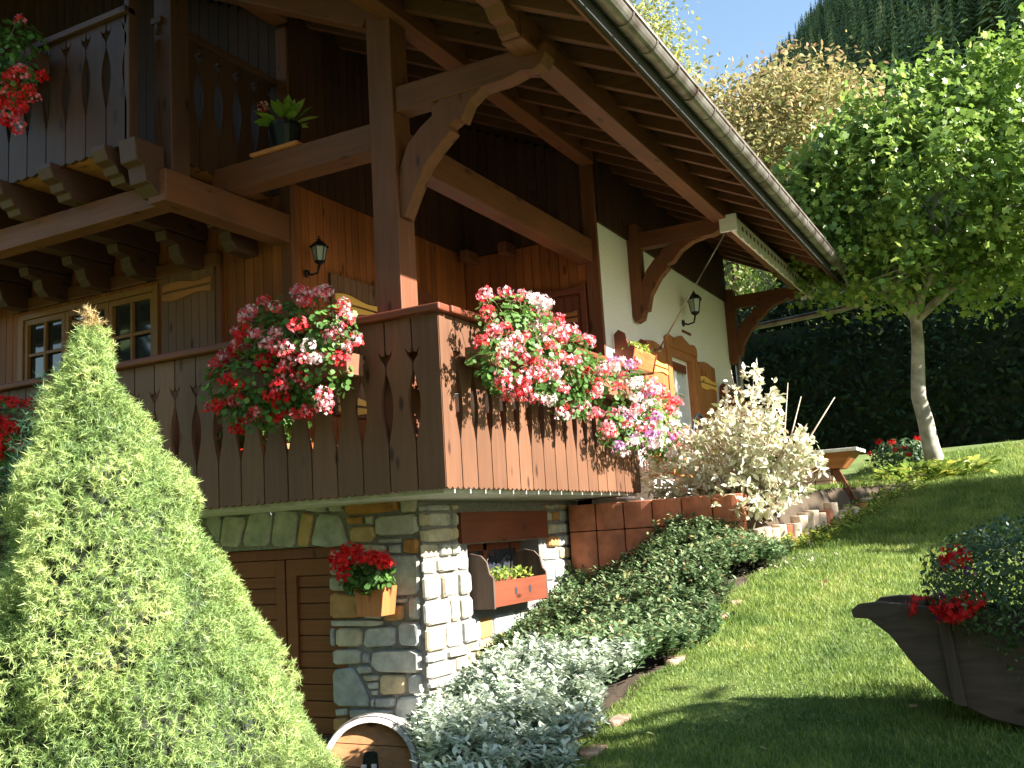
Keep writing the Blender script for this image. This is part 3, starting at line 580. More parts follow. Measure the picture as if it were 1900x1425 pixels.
for i in range(25):
    y = -1.4 + i * .4
    k = MB(); pr = [(1.455 + .075 * math.cos(a), 5.055 + .075 * math.sin(a)) for a in np.linspace(math.pi, 2 * math.pi, n + 1)]
    pr2 = [(1.455 + .0685 * math.cos(a), 5.055 + .0685 * math.sin(a)) for a in np.linspace(2 * math.pi, math.pi, n + 1)]
    k.prism(pr + pr2, 'y', y, y + .022); k.build('gutter_strap', M['zinc'], RF)
MB().tube([(1.455, 8.30, 5.0), (1.45, 8.30, 4.93), (1.40, 8.31, 4.88), (1.2, 8.32, 4.85), (.3, 8.33, 4.80), (-.1, 8.30, 4.78), (-.2, 8.22, 4.7), (-.22, 8.15, 4.5), (-.22, 8.15, 2.4)], .045, 12).build('downpipe', M['zinc'], RF, smooth=True)
# ---- upper balcony at the left
UZ = 4.98
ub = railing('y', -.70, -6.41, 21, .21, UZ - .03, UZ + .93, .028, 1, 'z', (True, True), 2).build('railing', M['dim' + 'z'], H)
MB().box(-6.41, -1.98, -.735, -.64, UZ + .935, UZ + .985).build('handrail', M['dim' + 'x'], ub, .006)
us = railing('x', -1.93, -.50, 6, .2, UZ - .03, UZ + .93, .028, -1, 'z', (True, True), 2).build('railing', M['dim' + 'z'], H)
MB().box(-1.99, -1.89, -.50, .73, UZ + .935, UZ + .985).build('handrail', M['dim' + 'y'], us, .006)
MB().box(-6.5, -1.97, -.665, .73, UZ - .01, UZ + .03).build('balcony_floor', M['orangex'], H)
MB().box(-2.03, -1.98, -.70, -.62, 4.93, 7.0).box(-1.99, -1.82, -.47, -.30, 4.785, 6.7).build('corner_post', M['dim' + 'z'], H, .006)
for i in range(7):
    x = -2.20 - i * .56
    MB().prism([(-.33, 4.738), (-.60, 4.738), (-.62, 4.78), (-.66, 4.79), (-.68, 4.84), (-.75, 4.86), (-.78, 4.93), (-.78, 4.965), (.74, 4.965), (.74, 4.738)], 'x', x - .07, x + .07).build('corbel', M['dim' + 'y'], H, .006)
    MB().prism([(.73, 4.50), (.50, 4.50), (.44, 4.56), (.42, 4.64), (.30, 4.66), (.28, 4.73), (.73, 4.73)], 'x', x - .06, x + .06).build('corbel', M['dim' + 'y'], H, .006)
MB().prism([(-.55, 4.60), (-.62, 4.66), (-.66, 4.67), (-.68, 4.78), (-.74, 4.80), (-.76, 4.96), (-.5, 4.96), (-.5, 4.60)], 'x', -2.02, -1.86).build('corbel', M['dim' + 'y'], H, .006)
# dark sheets paint the shade of unlit rooms behind the openings
MB().box(-10.5, -2.1, 1.3, 1.35, 2.6, 4.9).box(-.9, -.88, 5.2, 6.5, 2.4, 4.4).build('shade_fill', M['shade_fill'], H)

# ================================================================ geraniums and other flower boxes
def bloom_mesh(name, r, lo, hi, mt, n=46):
    d = unit(rng.normal(size=(n, 3))); d[:, 2] = np.abs(d[:, 2]) * .9 - .35; d = unit(d)
    P = d * r * rng.uniform(.75, 1.05, (n, 1)); Nn = unit(d + rng.normal(size=(n, 3)) * .25)
    U = unit(rng.normal(size=(n, 3))); U = unit(U - (U * Nn).sum(1, keepdims=True) * Nn)
    sz = r * .62
    o = leaves(name, P - U * sz * .5, Nn, sz, 'star', rng.uniform(lo, hi, n), mt, U=U)
    me = o.data; bpy.data.objects.remove(o); return me
BL = {}
BL['red'] = [bloom_mesh('blossom', .043, 0, 1, M['bloomr']) for _ in range(2)]
BL['coral'] = [bloom_mesh('blossom', .043, 0, .72, M['bloom']) for _ in range(3)]
BL['salmon'] = [bloom_mesh('blossom', .043, .25, .92, M['bloom']) for _ in range(3)]
BL['white'] = [bloom_mesh('blossom', .043, .72, 1, M['bloom']) for _ in range(2)]
BL['pink'] = [bloom_mesh('blossom', .043, 0, 1, M['bloomp']) for _ in range(2)]
BL['violet'] = [bloom_mesh('blossom', .026, 0, 1, M['bloomv'], 18) for _ in range(2)]
def blossoms(root, P, cols, s=1.0):
    o3 = org(root)
    for p, c in zip(P, cols):
        b = bpy.data.objects.new('blossom', rnd.choice(BL[c])); COL.objects.link(b); b.parent = root
        b.location = Vector(p) - o3; b.rotation_euler = (rnd.uniform(-.4, .4), rnd.uniform(-.4, .4), rnd.uniform(0, 6.3)); k = s * rnd.uniform(.95, 1.5); b.scale = (k, k, k)
def trough(root, x0, x1, y0, y1, z0, z1, m, ribs=None):
    mb = MB(); th = .015
    mb.box(x0, x1, y0, y0 + th, z0, z1).box(x0, x1, y1 - th, y1, z0, z1).box(x0, x0 + th, y0 + th, y1 - th, z0, z1).box(x1 - th, x1, y0 + th, y1 - th, z0, z1).box(x0 + th, x1 - th, y0 + th, y1 - th, z0, z0 + th)
    return mb.build('planter_box', m, root, .003)
def soil(root, x0, x1, y0, y1, z): MB().box(x0, x1, y0, y1, z - .03, z).build('soil', M['core'], root)
def geranium(label, loc, ells, nl, nb, colf, box=None, boxm=None, group=None, out=(0, -1, 0), mleaf='ger', leafs=.047):
    """ells: list of (centre, radii, weight)"""
    t = thing('geranium_box', label, 'flower box', loc, group)
    if box: trough(t, *box, boxm); soil(t, box[0] + .016, box[1] - .016, box[2] + .016, box[3] - .016, box[5] - .01)
    P = []; D = []; B = []; BD = []
    W = sum(e[2] for e in ells)
    for c, r, w_ in ells:
        p, d = ellipsoid(int(nl * w_ / W), c, r, .45); keep = snoise(p, 9, 5) > -.75
        P.append(p[keep]); D.append(d[keep])
        q, e = ellipsoid(int(nb * w_ / W * 1.5), c, np.array(r) * 1.06, .88); m_ = (e @ np.array(out)) > -.15; m_ |= e[:, 2] > .5; q = q[m_][:max(2, int(nb * w_ / W))]
        B.append(q)
    P = np.concatenate(P); D = np.concatenate(D); B = np.concatenate(B)
    leaves('foliage', P, unit(D + np.array([.2, 0, .7]) + rng.normal(size=P.shape) * .5), rng.uniform(.6, 1.15, len(P)) * leafs, 'round', np.clip(rng.beta(2, 3, len(P)) + .2 * snoise(P, 5, 2), 0, 1), M[mleaf], t)
    st = MB()
    for e in ells[1:]: st.tube([ells[0][0], e[0]], .004, 4)
    for q in B[:60]:
        c = np.array(ells[0][0]) if len(ells) == 1 else np.array(min(ells, key=lambda e: np.linalg.norm(np.array(e[0]) - q))[0])
        a = c + (q - c) * .45; mid = (a + q) / 2 + np.array([0, 0, .03]); st.tube([a, mid, q], .0028, 4)
    st.build('stems', M['stem'], t)
    B = B[:98]
    blossoms(t, B, [colf(q) for q in B])
    return t
def pick(*pairs):
    x = rnd.random(); s = 0
    for c, p in pairs:
        s += p
        if x < s: return c
    return pairs[-1][0]
def cf(q):
    f = (q[0] + 1.15) * .8 + (q[2] - 3.35) * 1.6  # sunlight put into bloom colour: paler upper right, red in the shaded lower left
    return pick(('coral', .2), ('salmon', .7), ('white', .1)) if f + rnd.uniform(-.3, .3) > 0 else pick(('red', .45), ('coral', .55))
geranium('big red and white geranium box on the shaded front railing, left of the post', (-1.1, -.12, 3.2),
         [((-.98, -.22, 3.55), (.50, .20, .26), 1.3), ((-1.32, -.22, 3.26), (.46, .19, .26), 1.1), ((-.78, -.22, 3.28), (.26, .17, .26), .5), ((-1.25, -.22, 3.07), (.42, .14, .14), .4)], 2200, 96, cf, (-1.7, -.55, -.24, -.065, 3.22, 3.36), M['railx'])
cs1 = lambda q: pick(('coral', .3), ('salmon', .55), ('white', .15))
geranium('wide pink and white geranium box hanging on the sunny side railing, nearest the balcony corner', (.12, 1.0, 3.25),
         [((.20, .75, 3.52), (.19, .62, .27), 1.2), ((.22, 1.35, 3.38), (.20, .68, .26), 1.2), ((.22, .50, 3.27), (.18, .45, .22), .9), ((.22, 1.25, 3.22), (.16, .6, .18), .7), ((.2, 1.55, 3.12), (.14, .38, .16), .3)], 2900, 97, cs1, (.065, .20, .2, 1.8, 3.24, 3.36), M['raily'], out=(1, 0, 0))
def cs2(q): return pick(('pink', .4), ('white', .2), ('salmon', .4)) if q[2] < 2.98 and q[1] < 3.0 else pick(('coral', .15), ('salmon', .35), ('white', .45), ('pink', .05))
geranium('geranium box with lilac and white blooms trailing at the far end of the side railing', (.12, 2.75, 3.25),
         [((.22, 2.55, 3.30), (.20, .62, .26), 1.2), ((.24, 3.05, 3.12), (.21, .62, .26), 1), ((.19, 2.6, 2.95), (.16, .48, .18), .6), ((.22, 3.35, 2.92), (.16, .36, .22), .5)], 1500, 95, cs2, (.065, .20, 2.1, 3.4, 3.24, 3.36), M['raily'], out=(1, 0, 0))
geranium('scarlet geranium box on the front railing, half hidden behind the conifer at the left edge', (-3.9, -.12, 3.1),
         [((-3.95, -.22, 3.2), (.42, .18, .25), 1), ((-3.92, -.22, 2.88), (.34, .15, .28), 1)], 900, 60, lambda q: 'red', (-4.6, -3.5, -.24, -.065, 3.22, 3.36), M['railx'])
geranium('scarlet geranium box on the upper balcony railing at the top left', (-3.0, -.8, 5.7),
         [((-3.05, -.92, 5.83), (.42, .2, .22), 1.3), ((-3.0, -.92, 5.58), (.34, .16, .2), 1)], 1100, 6, lambda q: 'coral', (-3.5, -2.75, -.90, -.74, 5.66, 5.80), M['dim' + 'x'])
up_ = [o for o in bpy.data.objects if o.name.startswith('geranium_box')][-1]
UP = [(-2.72, -1.0, 5.55), (-2.80, -1.02, 5.52), (-2.66, -.98, 5.42), (-2.90, -1.0, 5.48), (-2.55, -.96, 5.50), (-2.75, -1.0, 5.38), (-2.62, -.96, 5.36), (-2.86, -1.02, 5.35), (-2.95, -1.0, 5.42), (-2.80, -1.0, 5.27), (-2.70, -1.0, 5.29), (-2.9, -1.0, 5.25), (-2.77, -.98, 5.18)]
blossoms(up_, UP, ['red' if i % 3 else 'coral' for i in range(len(UP))])
# wall pot beside the door: half basket with scarlet geranium
t = thing('wall_planter', 'small wooden wall planter with scarlet geraniums beside the basement door', 'flower pot', (-1.02, .62, 1.64))
tb = MB(); tb.prism([(-1.12, 1.84), (-.86, 1.84), (-.89, 1.64), (-1.09, 1.64)], 'y', .50, .665); tb.build('planter_box', M['orangez'], t, .004)
p, d = ellipsoid(330, (-1.02, .53, 1.90), (.21, .14, .12), .3); leaves('foliage', p, unit(d + [0, 0, .7] + rng.normal(size=p.shape) * .5), rng.uniform(.035, .06, len(p)), 'round', rng.random(len(p)) * .5, M['ger'], t)
blossoms(t, [(-1.18, .42, 2.06), (-1.12, .44, 2.10), (-1.20, .45, 1.99), (-1.12, .40, 2.03), (-1.06, .44, 2.10), (-1.0, .42, 2.04), (-.94, .42, 2.05), (-.83, .43, 2.03), (-.79, .43, 2.01), (-.88, .43, 2.04), (-1.15, .45, 1.93)], ['red'] * 11, 1.15)
# basement window box with carved ends
t = thing('window_box', 'dark wooden window box with rounded carved ends in the small basement window', 'flower box', (-.63, 1.85, 1.60))
for y in (1.36, 2.26):
    MB().prism([(-.78, 1.60), (-.47, 1.60), (-.47, 1.83), (-.50, 1.86), (-.52, 1.95), (-.57, 2.0), (-.66, 2.02), (-.74, 2.0), (-.78, 1.93)], 'y', y, y + .022).build('end_board', M['oldz'], t, .003)
MB().box(-.49, -.472, 1.382, 2.26, 1.61, 1.80).box(-.75, -.735, 1.382, 2.26, 1.61, 1.80).build('side_board', M['redy'], t, .003)
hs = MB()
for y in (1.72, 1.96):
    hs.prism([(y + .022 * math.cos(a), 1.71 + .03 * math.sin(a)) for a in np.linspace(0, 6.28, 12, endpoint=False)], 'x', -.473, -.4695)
hs.build('hole_shade', M['shade_fill'], t)  # dark discs paint the shade of cut holes onto the board
soil(t, -.73, -.50, 1.385, 2.255, 1.78)
p, d = ellipsoid(260, (-.60, 1.82, 1.82), (.11, .40, .09), .2, -.2); leaves('foliage', p, unit(d + rng.normal(size=p.shape) * .7), rng.uniform(.03, .05, len(p)), 'oval', rng.random(len(p)), M['lush'], t)
iron = MB(); iron.tube([(-.86 + 0, 2.14 + .0 * i, 1.66 + 0 * i) if False else (-.80, 2.2 + .07 * math.cos(a), 1.9 + .07 * math.sin(a)) for i, a in enumerate(np.linspace(-1, 5, 14))], .007, 5)
iron.tube([(-.80, 2.27, 1.62), (-.80, 2.27, 2.08)], .007, 5); tag(iron.build('window_grille', M['iron'], at=(-.8, 2.2, 1.62)), 'curled black iron grille inside the small basement window', 'grille')
# planters on the white wall
def cradle(label, y0, y1, z0, fol, mb_, nb=0, cols=('white',)):
    t = thing('wall_planter', label, 'flower box', (-.2, (y0 + y1) / 2, z0))
    tb = MB(); tb.prism([(-.28, z0), (-.13, z0), (-.08, z0 + .17), (-.28, z0 + .17)], 'y', y0 + .02, y1 - .02); tb.build('planter_box', M['orangey'], t, .004)
    e = MB()
    for y in (y0, y1 - .02): e.prism([(-.28, z0 - .02), (-.12, z0 - .02), (-.07, z0 + .18), (-.14, z0 + .22), (-.17, z0 + .33), (-.23, z0 + .37), (-.28, z0 + .33)], 'y', y, y + .02)
    for k, y in enumerate((y0, y1 - .02)):
        e = MB(); e.prism([(-.28, z0 - .02), (-.12, z0 - .02), (-.07, z0 + .18), (-.14, z0 + .22), (-.17, z0 + .33), (-.23, z0 + .37), (-.28, z0 + .33)], 'y', y, y + .02); e.build('end_board', M['redz'], t, .003)
    p, d = ellipsoid(240, (-.17, (y0 + y1) / 2, z0 + .19), (.1, (y1 - y0) / 2, .08), .2, -.2)
    leaves('foliage', p, unit(d + [0, 0, .5] + rng.normal(size=p.shape) * .6), rng.uniform(.03, .06, len(p)), 'oval', rng.random(len(p)), M[fol], t)
    if nb: blossoms(t, p[rng.choice(len(p), nb)], [rnd.choice(cols) for _ in range(nb)])
    return t
cradle('wooden wall planter with yellow-green leaves on the white wall, left of the boarded shutter', 3.72, 4.36, 3.70, 'lush', None)
cradle('wooden wall planter at the far end of the white wall, right of the window', 7.30, 7.80, 3.55, 'lush', None, 5)
geranium('square timber planter of white and pink geraniums standing by the foot of the white wall', (-.05, 4.3, 2.42),
         [((-.0, 4.25, 2.98), (.24, .36, .2), 1)], 420, 34, lambda q: pick(('white', .6), ('pink', .2), ('salmon', .2)), (-.14, .12, 4.02, 4.60, 2.60, 2.82), M['orangey'], out=(1, -.6, 0))
# pot on the cross beam
t = thing('potted_plant', 'potted plant with broad leaves standing on a board on the cross beam', 'potted plant', (-1.32, .145, 4.985))
MB().prism([(-1.57, 4.988), (-1.15, 4.988), (-1.13, 5.02), (-1.58, 5.02)], 'y', .03, .26).build('stand_board', M['pot'], t, .012)
tb = MB(); tb.lathe([(.0, .0), (.085, .0), (.115, .16), (.12, .16), (.12, .185), (.10, .185), (.09, .15), (0, .15)], (-1.32, .145, 5.022), 18); tb.build('pot', M['iron'], t, smooth=False)
n = 26; a = rng.uniform(0, 6.28, n); U = np.stack([np.cos(a), np.sin(a), rng.uniform(.1, 1.1, n)], 1); P = np.array([-1.32, .145, 5.21]) + U * .07
leaves('foliage', P, unit(np.cross(U, np.cross([0, 0, 1.], U)) + rng.normal(size=(n, 3)) * .2), rng.uniform(.13, .2, n), 'oval', rng.random(n) * .6, M['lush'], t, U=U)
blossoms(t, [(-1.47, .08, 5.37)], ['salmon'])
# things on the balcony floor, glimpsed through the cut-outs
for i, (x, lab, mk) in enumerate(((-1.95, 'red flower pot on the balcony floor behind the left cut-outs', 'redpot'), (-1.55, 'clay flower pot on the balcony floor behind the geranium box', 'pot'))):
    t = thing('flower_pot', lab, 'flower pot', (x, .32, 2.54))
    tb = MB(); tb.lathe([(0, 0), (.10, 0), (.15, .30), (.165, .30), (.165, .34), (.14, .34), (.13, .28), (0, .28)], (x, .32, 2.54), 20); tb.build('pot', M[mk], t)
    p, d = ellipsoid(160, (x, .32, 3.0), (.2, .14, .16), .2); leaves('foliage', p, unit(d + rng.normal(size=p.shape) * .6), .055, 'round', rng.random(len(p)), M['ger'], t)
t = thing('garden_table', 'small wooden table standing on the balcony behind the side railing', 'table', (-.9, 1.9, 2.54))
MB().box(-1.2, -.5, 1.4, 2.5, 3.24, 3.27).build('tabletop', M['white'], t, .004)
for x in (-1.15, -.56):
    for y in (1.46, 2.42): MB().box(x - .02, x + .02, y - .02, y + .02, 2.54, 3.24).build('leg', M['white'], t)

# ================================================================ wall lanterns
def lantern(label, base, out, s=1.0):
    base = Vector(base); out = Vector(out).normalized(); t = thing('wall_lantern', label, 'lantern', base, 'wall lanterns')
    c = base + out * .13 * s + Vector((0, 0, .06 * s))
    mb = MB(); mb.lathe([(0, 0), (.035 * s, 0), (.03 * s, .015 * s), (.012 * s, .02 * s), (0, .02 * s)], base, 12, axis=out)
    mb.tube([base + out * .01, base + out * .05 * s + Vector((0, 0, -.02 * s)), base + out * .11 * s + Vector((0, 0, -.01 * s)), c + Vector((0, 0, .0))], .009 * s, 8)
    mb.build('arm', M['iron'], t, smooth=True)
    b = MB(); b.lathe([(0, 0), (.02 * s, .0), (.045 * s, .02 * s), (.045 * s, .03 * s)], c, 6); b.build('base_cup', M['iron'], t)
    g = MB(); g.lathe([(.040 * s, .03 * s), (.064 * s, .15 * s)], c, 6); g.build('lamp_glass', M['lampglass'], t)
    bl = MB(); bl.lathe([(0, .03 * s), (.012 * s, .035 * s), (.016 * s, .08 * s), (.01 * s, .11 * s), (0, .115 * s)], c, 8); bl.build('bulb', M['white'], t, smooth=True)
    for k in range(6):
        a = 2 * math.pi * k / 6; u = Vector((1, 0, 0)) if abs(out.x) < .5 else Vector((0, 1, 0))
        ax_ = Vector((0, 0, 1)); uu = ax_.orthogonal().normalized(); ww = ax_.cross(uu); dr_ = uu * math.cos(a) + ww * math.sin(a)
        r = MB(); r.tube([c + dr_ * .043 * s + Vector((0, 0, .03 * s)), c + dr_ * .067 * s + Vector((0, 0, .15 * s))], .004 * s, 5); r.build('rib', M['iron'], t)
    r = MB(); r.lathe([(.082 * s, .145 * s), (.082 * s, .155 * s), (.05 * s, .19 * s), (.022 * s, .205 * s), (.02 * s, .22 * s), (.008 * s, .225 * s), (.006 * s, .25 * s), (0, .255 * s)], c, 6); r.build('cap', M['iron'], t)
lantern('black six-sided lantern on the timber wall above the left geraniums', (-1.78, .90, 4.33), (1, .15, 0), .95)
lantern('black six-sided lantern on the white wall above the window', (-.30, 6.05, 4.52), (1, 0, 0), 1.25)
MB().box(-.30, -.285, 5.98, 6.30, 4.40, 4.43).build('wall_vent', M['beamy'], H)

# ================================================================ awning folded under the eave
t = thing('awning', 'folded cream awning with a scalloped valance under the eave', 'awning', (.86, 6.2, 5.0))
MB().tube([(.80, 4.30, 5.12), (.80, 8.05, 5.12)], .055, 14).build('roller_tube', M['white'], t, smooth=True)
vl = MB(); n = 120; q = [(4.30 + 3.75 * i / n, 4.985 - .028 * abs(math.sin(i / n * math.pi * 15))) for i in range(n + 1)]
vl.prism([(4.30, 5.15)] + q + [(8.05, 5.15)], 'x', .875, .882); vl.build('valance', M['curtain'] if False else plain('awning_canvas', (.66, .63, .60), .9, 0, .12, 25, .2), t)
sp = MB()
mv = plain('awning_pattern', (.16, .05, .09), .9, 0, .1, 20, 0)
for k in range(22): sp.box(.883, .885, 4.52 + k * .155, 4.585 + k * .155, 5.055, 5.10)
tag(sp.build('pattern', mv, t))
for y in (4.27, 8.05): MB().box(.72, .90, y, y + .025, 5.0, 5.18).build('end_cap', M['white'], t, .01)
MB().tube([(.80, 4.30, 5.05), (-.22, 4.86, 4.02)], .0085, 8).build('strut', M['zinc'], t, smooth=True)
MB().tube([(-.27, 4.86, 4.02), (-.19, 4.86, 4.02)], .02, 8).build('strut_bracket', M['zinc'], t)

# ================================================================ iron chair by the window
t = thing('garden_chair', 'dark garden chair with a rounded spoked back in front of the window', 'chair', (.3, 5.6, 2.42))
bk = MB(); yc = 5.55; bk.tube([(-.02, yc - .25, 2.85)] + [(-.05, yc + .28 * -math.cos(a), 3.05 + .30 * math.sin(a)) for a in np.linspace(0, math.pi, 12)] + [(-.02, yc + .25, 2.85)], .018, 8); bk.build('backrest', M['iron'], t, smooth=True)
for k in range(7):
    a = math.pi * (k + .5) / 7; MB().tube([(-.02, yc, 2.88), (-.05, yc - .27 * math.cos(a), 3.05 + .29 * math.sin(a))], .006, 5).build('spoke', M['iron'], t)
MB().lathe([(0, 0), (.26, 0), (.27, .015), (.26, .035), (0, .04)], (.22, yc, 2.83), 20).build('seat', M['iron'], t)
for dx in (.02, .42):
    for dy in (-.2, .2): MB().tube([(dx, yc + dy, 2.84), (dx + (dx - .22) * .2, yc + dy * 1.1, 2.42)], .012, 6).build('leg', M['iron'], t)

# ================================================================ terracotta retaining wall and edging
t = thing('retaining_wall', 'terracotta block retaining wall holding the terrace beside the stone base', 'wall', (.15, 3.1, 1.7))
x = -.62; k = 0
while x < .86:
    for (za, zb) in ((1.50, 2.13), (2.137, 2.375)):
        bx = MB(); nn = 6; q = [(x + .004, 3.25), (x + .004, 3.10)] + [(x + .004 + .262 * i / nn, 3.10 - .022 * math.sin(math.pi * i / nn)) for i in range(1, nn)] + [(x + .266, 3.10), (x + .266, 3.25)]
        bx.prism(q, 'z', za, zb); bx.build('block', M['terra'], t, .008)
    x += .272; k += 1
edge = [(1.10, 3.12), (1.30, 3.35), (1.45, 3.75), (1.58, 4.3), (1.70, 5.0), (1.84, 5.7), (1.98, 6.4), (2.1, 7.0), (2.25, 7.5)]
nE = 34; first = None
for i in range(nE):
    f = i / (nE - 1) * (len(edge) - 1); a = int(min(f, len(edge) - 2)); u = f - a
    x = edge[a][0] * (1 - u) + edge[a + 1][0] * u; y = edge[a][1] * (1 - u) + edge[a + 1][1] * u
    gz = float(ground(x + .15, y)); top = (2.36 + .035 * (y - 3.1)) + rnd.uniform(-.02, .03)
    top = min(top, gz + rnd.uniform(.20, .26)) if y < 4.2 else gz + rnd.uniform(.07, .13)
    h = top - gz + .12; b = MB(); rr = .058 + rnd.uniform(-.008, .008)
    q = [(rr * math.cos(c) * (1.15), rr * math.sin(c)) for c in np.linspace(0, 2 * math.pi, 10, endpoint=False)]
    b.prism([(x + c_, y + d_) for c_, d_ in q], 'z', top - h, top)
    o = b.build('edging_block', M['edge'] if i % 6 != 4 else M['terra'], None, .01, at=(x, y, top - h))
    tag(o, 'terracotta-red rounded edging block in the row between terrace and lawn' if i % 6 == 4 else 'pale rounded edging block in the row between terrace and lawn', 'edging block', 'edging blocks along the terrace')
# pale kerb stones on the bed edge
KS = [(1.30, 1.62, .17, .4), (1.31, 1.28, .14, .3), (1.29, .30, .15, .5), (1.31, -.62, .13, .2), (1.33, -1.0, .14, .6)]
KL = ['flat pale stone on the edge of the shrub bed, farthest up the slope', 'flat pale stone lying just below the topmost one on the bed edge', 'flat pale stone in the middle of the bed edge', 'flat pale stone on the lower part of the bed edge', 'flat pale stone at the foot of the bed edge, nearest the viewer']
for (x, y, s_, a), lb in zip(KS, KL):
    b = MB(); gz = float(ground(x, y)); q = [(x + s_ * .42 * math.cos(c) * rnd.uniform(.8, 1.1), y + s_ * math.sin(c) * rnd.uniform(.85, 1.1)) for c in np.linspace(0, 6.283, 9, endpoint=False)]
    b.prism(q, 'z', gz - .05, gz + .012); tag(b.build('kerb_stone', M['brick'], None, .012, at=(x, y, gz)), lb, 'stone', 'flat stones along the bed')
# gravel patch
n = 1500; P = np.stack([rng.normal(1.22, .22, n), rng.normal(2.95, .22, n), np.zeros(n)], 1); P = P[(P[:, 1] < 3.05)]; P[:, 2] = ground(P[:, 0], P[:, 1]) + .01
gr = leaves('gravel', P, unit(np.array([0, 0, 1.]) + rng.normal(size=P.shape) * .5), rng.uniform(.02, .055, len(P)), 'oval', rng.random(len(P)), tinted('gravel', [(0, (.30, .24, .18)), (1, (.58, .52, .44))], .9, 0), at=(1.2, 2.95, 1.8)); tag(gr, kind='stuff'); tag(gr, 'pale gravel and dry leaves at the foot of the cream shrub', 'gravel')

# ================================================================ brick pier with wooden trough
t = thing('brick_planter', 'brick pier carrying a flared wooden trough behind the cream shrub', 'planter', (1.25, 5.1, 2.38))
bp = MB()
for r_ in range(5):
    for c_ in range(2):
        o_ = .05 if r_ % 2 else 0; bp.box(1.10 + c_ * .155, 1.25 + c_ * .155, 5.0, 5.35, 2.20 + r_ * .095, 2.29 + r_ * .095, rnd.random())
bp.build('pier', M['brick'], t, .006)
tr = MB(); tr.add([(1.16, 5.0, 2.60), (1.52, 5.0, 2.60), (1.66, 4.93, 2.76), (1.10, 4.93, 2.76), (1.16, 5.35, 2.60), (1.52, 5.35, 2.60), (1.66, 5.42, 2.76), (1.10, 5.42, 2.76)], [(0, 1, 2, 3), (1, 5, 6, 2), (5, 4, 7, 6), (4, 0, 3, 7), (0, 4, 5, 1)]); tr.build('trough', M['orangex'], t, .004)
MB().box(1.07, 1.70, 4.90, 4.95, 2.755, 2.79).box(1.07, 1.70, 5.40, 5.45, 2.755, 2.79).box(1.65, 1.70, 4.95, 5.40, 2.755, 2.79).box(1.07, 1.12, 4.95, 5.40, 2.755, 2.79).build('rim', M['stave'], t, .004)
MB().add([(1.40, 5.05, 2.60), (1.48, 5.05, 2.60), (1.62, 5.05, 2.28), (1.52, 5.05, 2.28), (1.40, 5.12, 2.60), (1.48, 5.12, 2.60), (1.62, 5.12, 2.28), (1.52, 5.12, 2.28)], [(0, 1, 2, 3), (4, 7, 6, 5), (0, 4, 5, 1), (1, 5, 6, 2), (2, 6, 7, 3), (3, 7, 4, 0)]).build('leg', M['beamz'], t)

# ================================================================ barrel on its side
bc = Vector((-.56, -.15, .80)); bax = Vector((.47, -.85, .19)).normalized()
t = thing('barrel', 'old wooden barrel lying on its side with a pale worn rim, by the basement door', 'barrel', (bc.x, bc.y, .45))
pr = [(.262, 0), (.29, 0), (.315, -.2), (.325, -.40), (.315, -.6), (.29, -.8), (.0, -.8)]
MB().lathe([(.262, -.05), (.262, 0.0), (.292, 0.0), (.315, -.2), (.325, -.40), (.315, -.6), (.29, -.8), (0, -.8)], bc, 44, axis=bax).build('staves', M['stave'], t)
for d_, r_ in ((-.04, .298), (-.22, .320), (-.58, .320)): MB().lathe([(r_, d_ - .02), (r_ + .004, d_ - .02), (r_ + .004, d_ + .02), (r_, d_ + .02)], bc, 44, axis=bax).build('hoop', M['zinc'], t)
ux = bax.cross(Vector((0, 0, 1))).normalized() * -1; uz = ux.cross(bax).normalized()
if uz.z < 0: uz = -uz
def bpt(a, b, d_): return bc + ux * a + uz * b + bax * d_
rot_ = .12
for (lo, hi) in ((-.262, -.14), (-.135, -.005), (0, .128), (.133, .262)):
    pl = []
    for s_ in (-1, 1):
        for k in range(9):
            b = lo + (hi - lo) * (k / 8 if s_ > 0 else 1 - k / 8); b = max(-.2615, min(.2615, b)); a = s_ * math.sqrt(max(0, .262 ** 2 - b * b)); pl.append((a, b))
    pl = [(a * math.cos(rot_) + b * math.sin(rot_), -a * math.sin(rot_) + b * math.cos(rot_)) for a, b in pl]
    nn = len(pl); vs = [bpt(a, b, -.065) for a, b in pl] + [bpt(a, b, -.085) for a, b in pl]
    MB().add(vs, [tuple(range(nn)), tuple(range(2 * nn - 1, nn - 1, -1))] + [(i, (i + 1) % nn, nn + (i + 1) % nn, nn + i) for i in range(nn)]).build('head_board', M['lidw'], t)
vs = [bpt(a, b, d_) for d_ in (-.064, -.045) for a, b in ((-.045, .0), (.05, -.005), (.045, .085), (.02, .095), (-.03, .092), (-.042, .06))]
MB().add(vs, [tuple(range(6)), tuple(range(11, 5, -1))] + [(i, (i + 1) % 6, 6 + (i + 1) % 6, 6 + i) for i in range(6)]).build('plaque', M['iron'], t, .004)
for a in (-.04, .022): MB().tube([bpt(a, -.12, -.04), bpt(a + .004, .02, -.038)], .017, 10).build('peg', M['stave'], t, smooth=True)
ck = MB(); ck.box(-.78, -.10, .02, .12, .25, .53).box(-.95, -.30, .45, .55, .25, .53); 
for k, (ya, yb) in enumerate(((-.02, .08), (.42, .52))): MB().box(-.80 - .2 * k, -.12 - .2 * k, ya, yb, .2, .50).build('cradle', M['oldx'], t, .01)

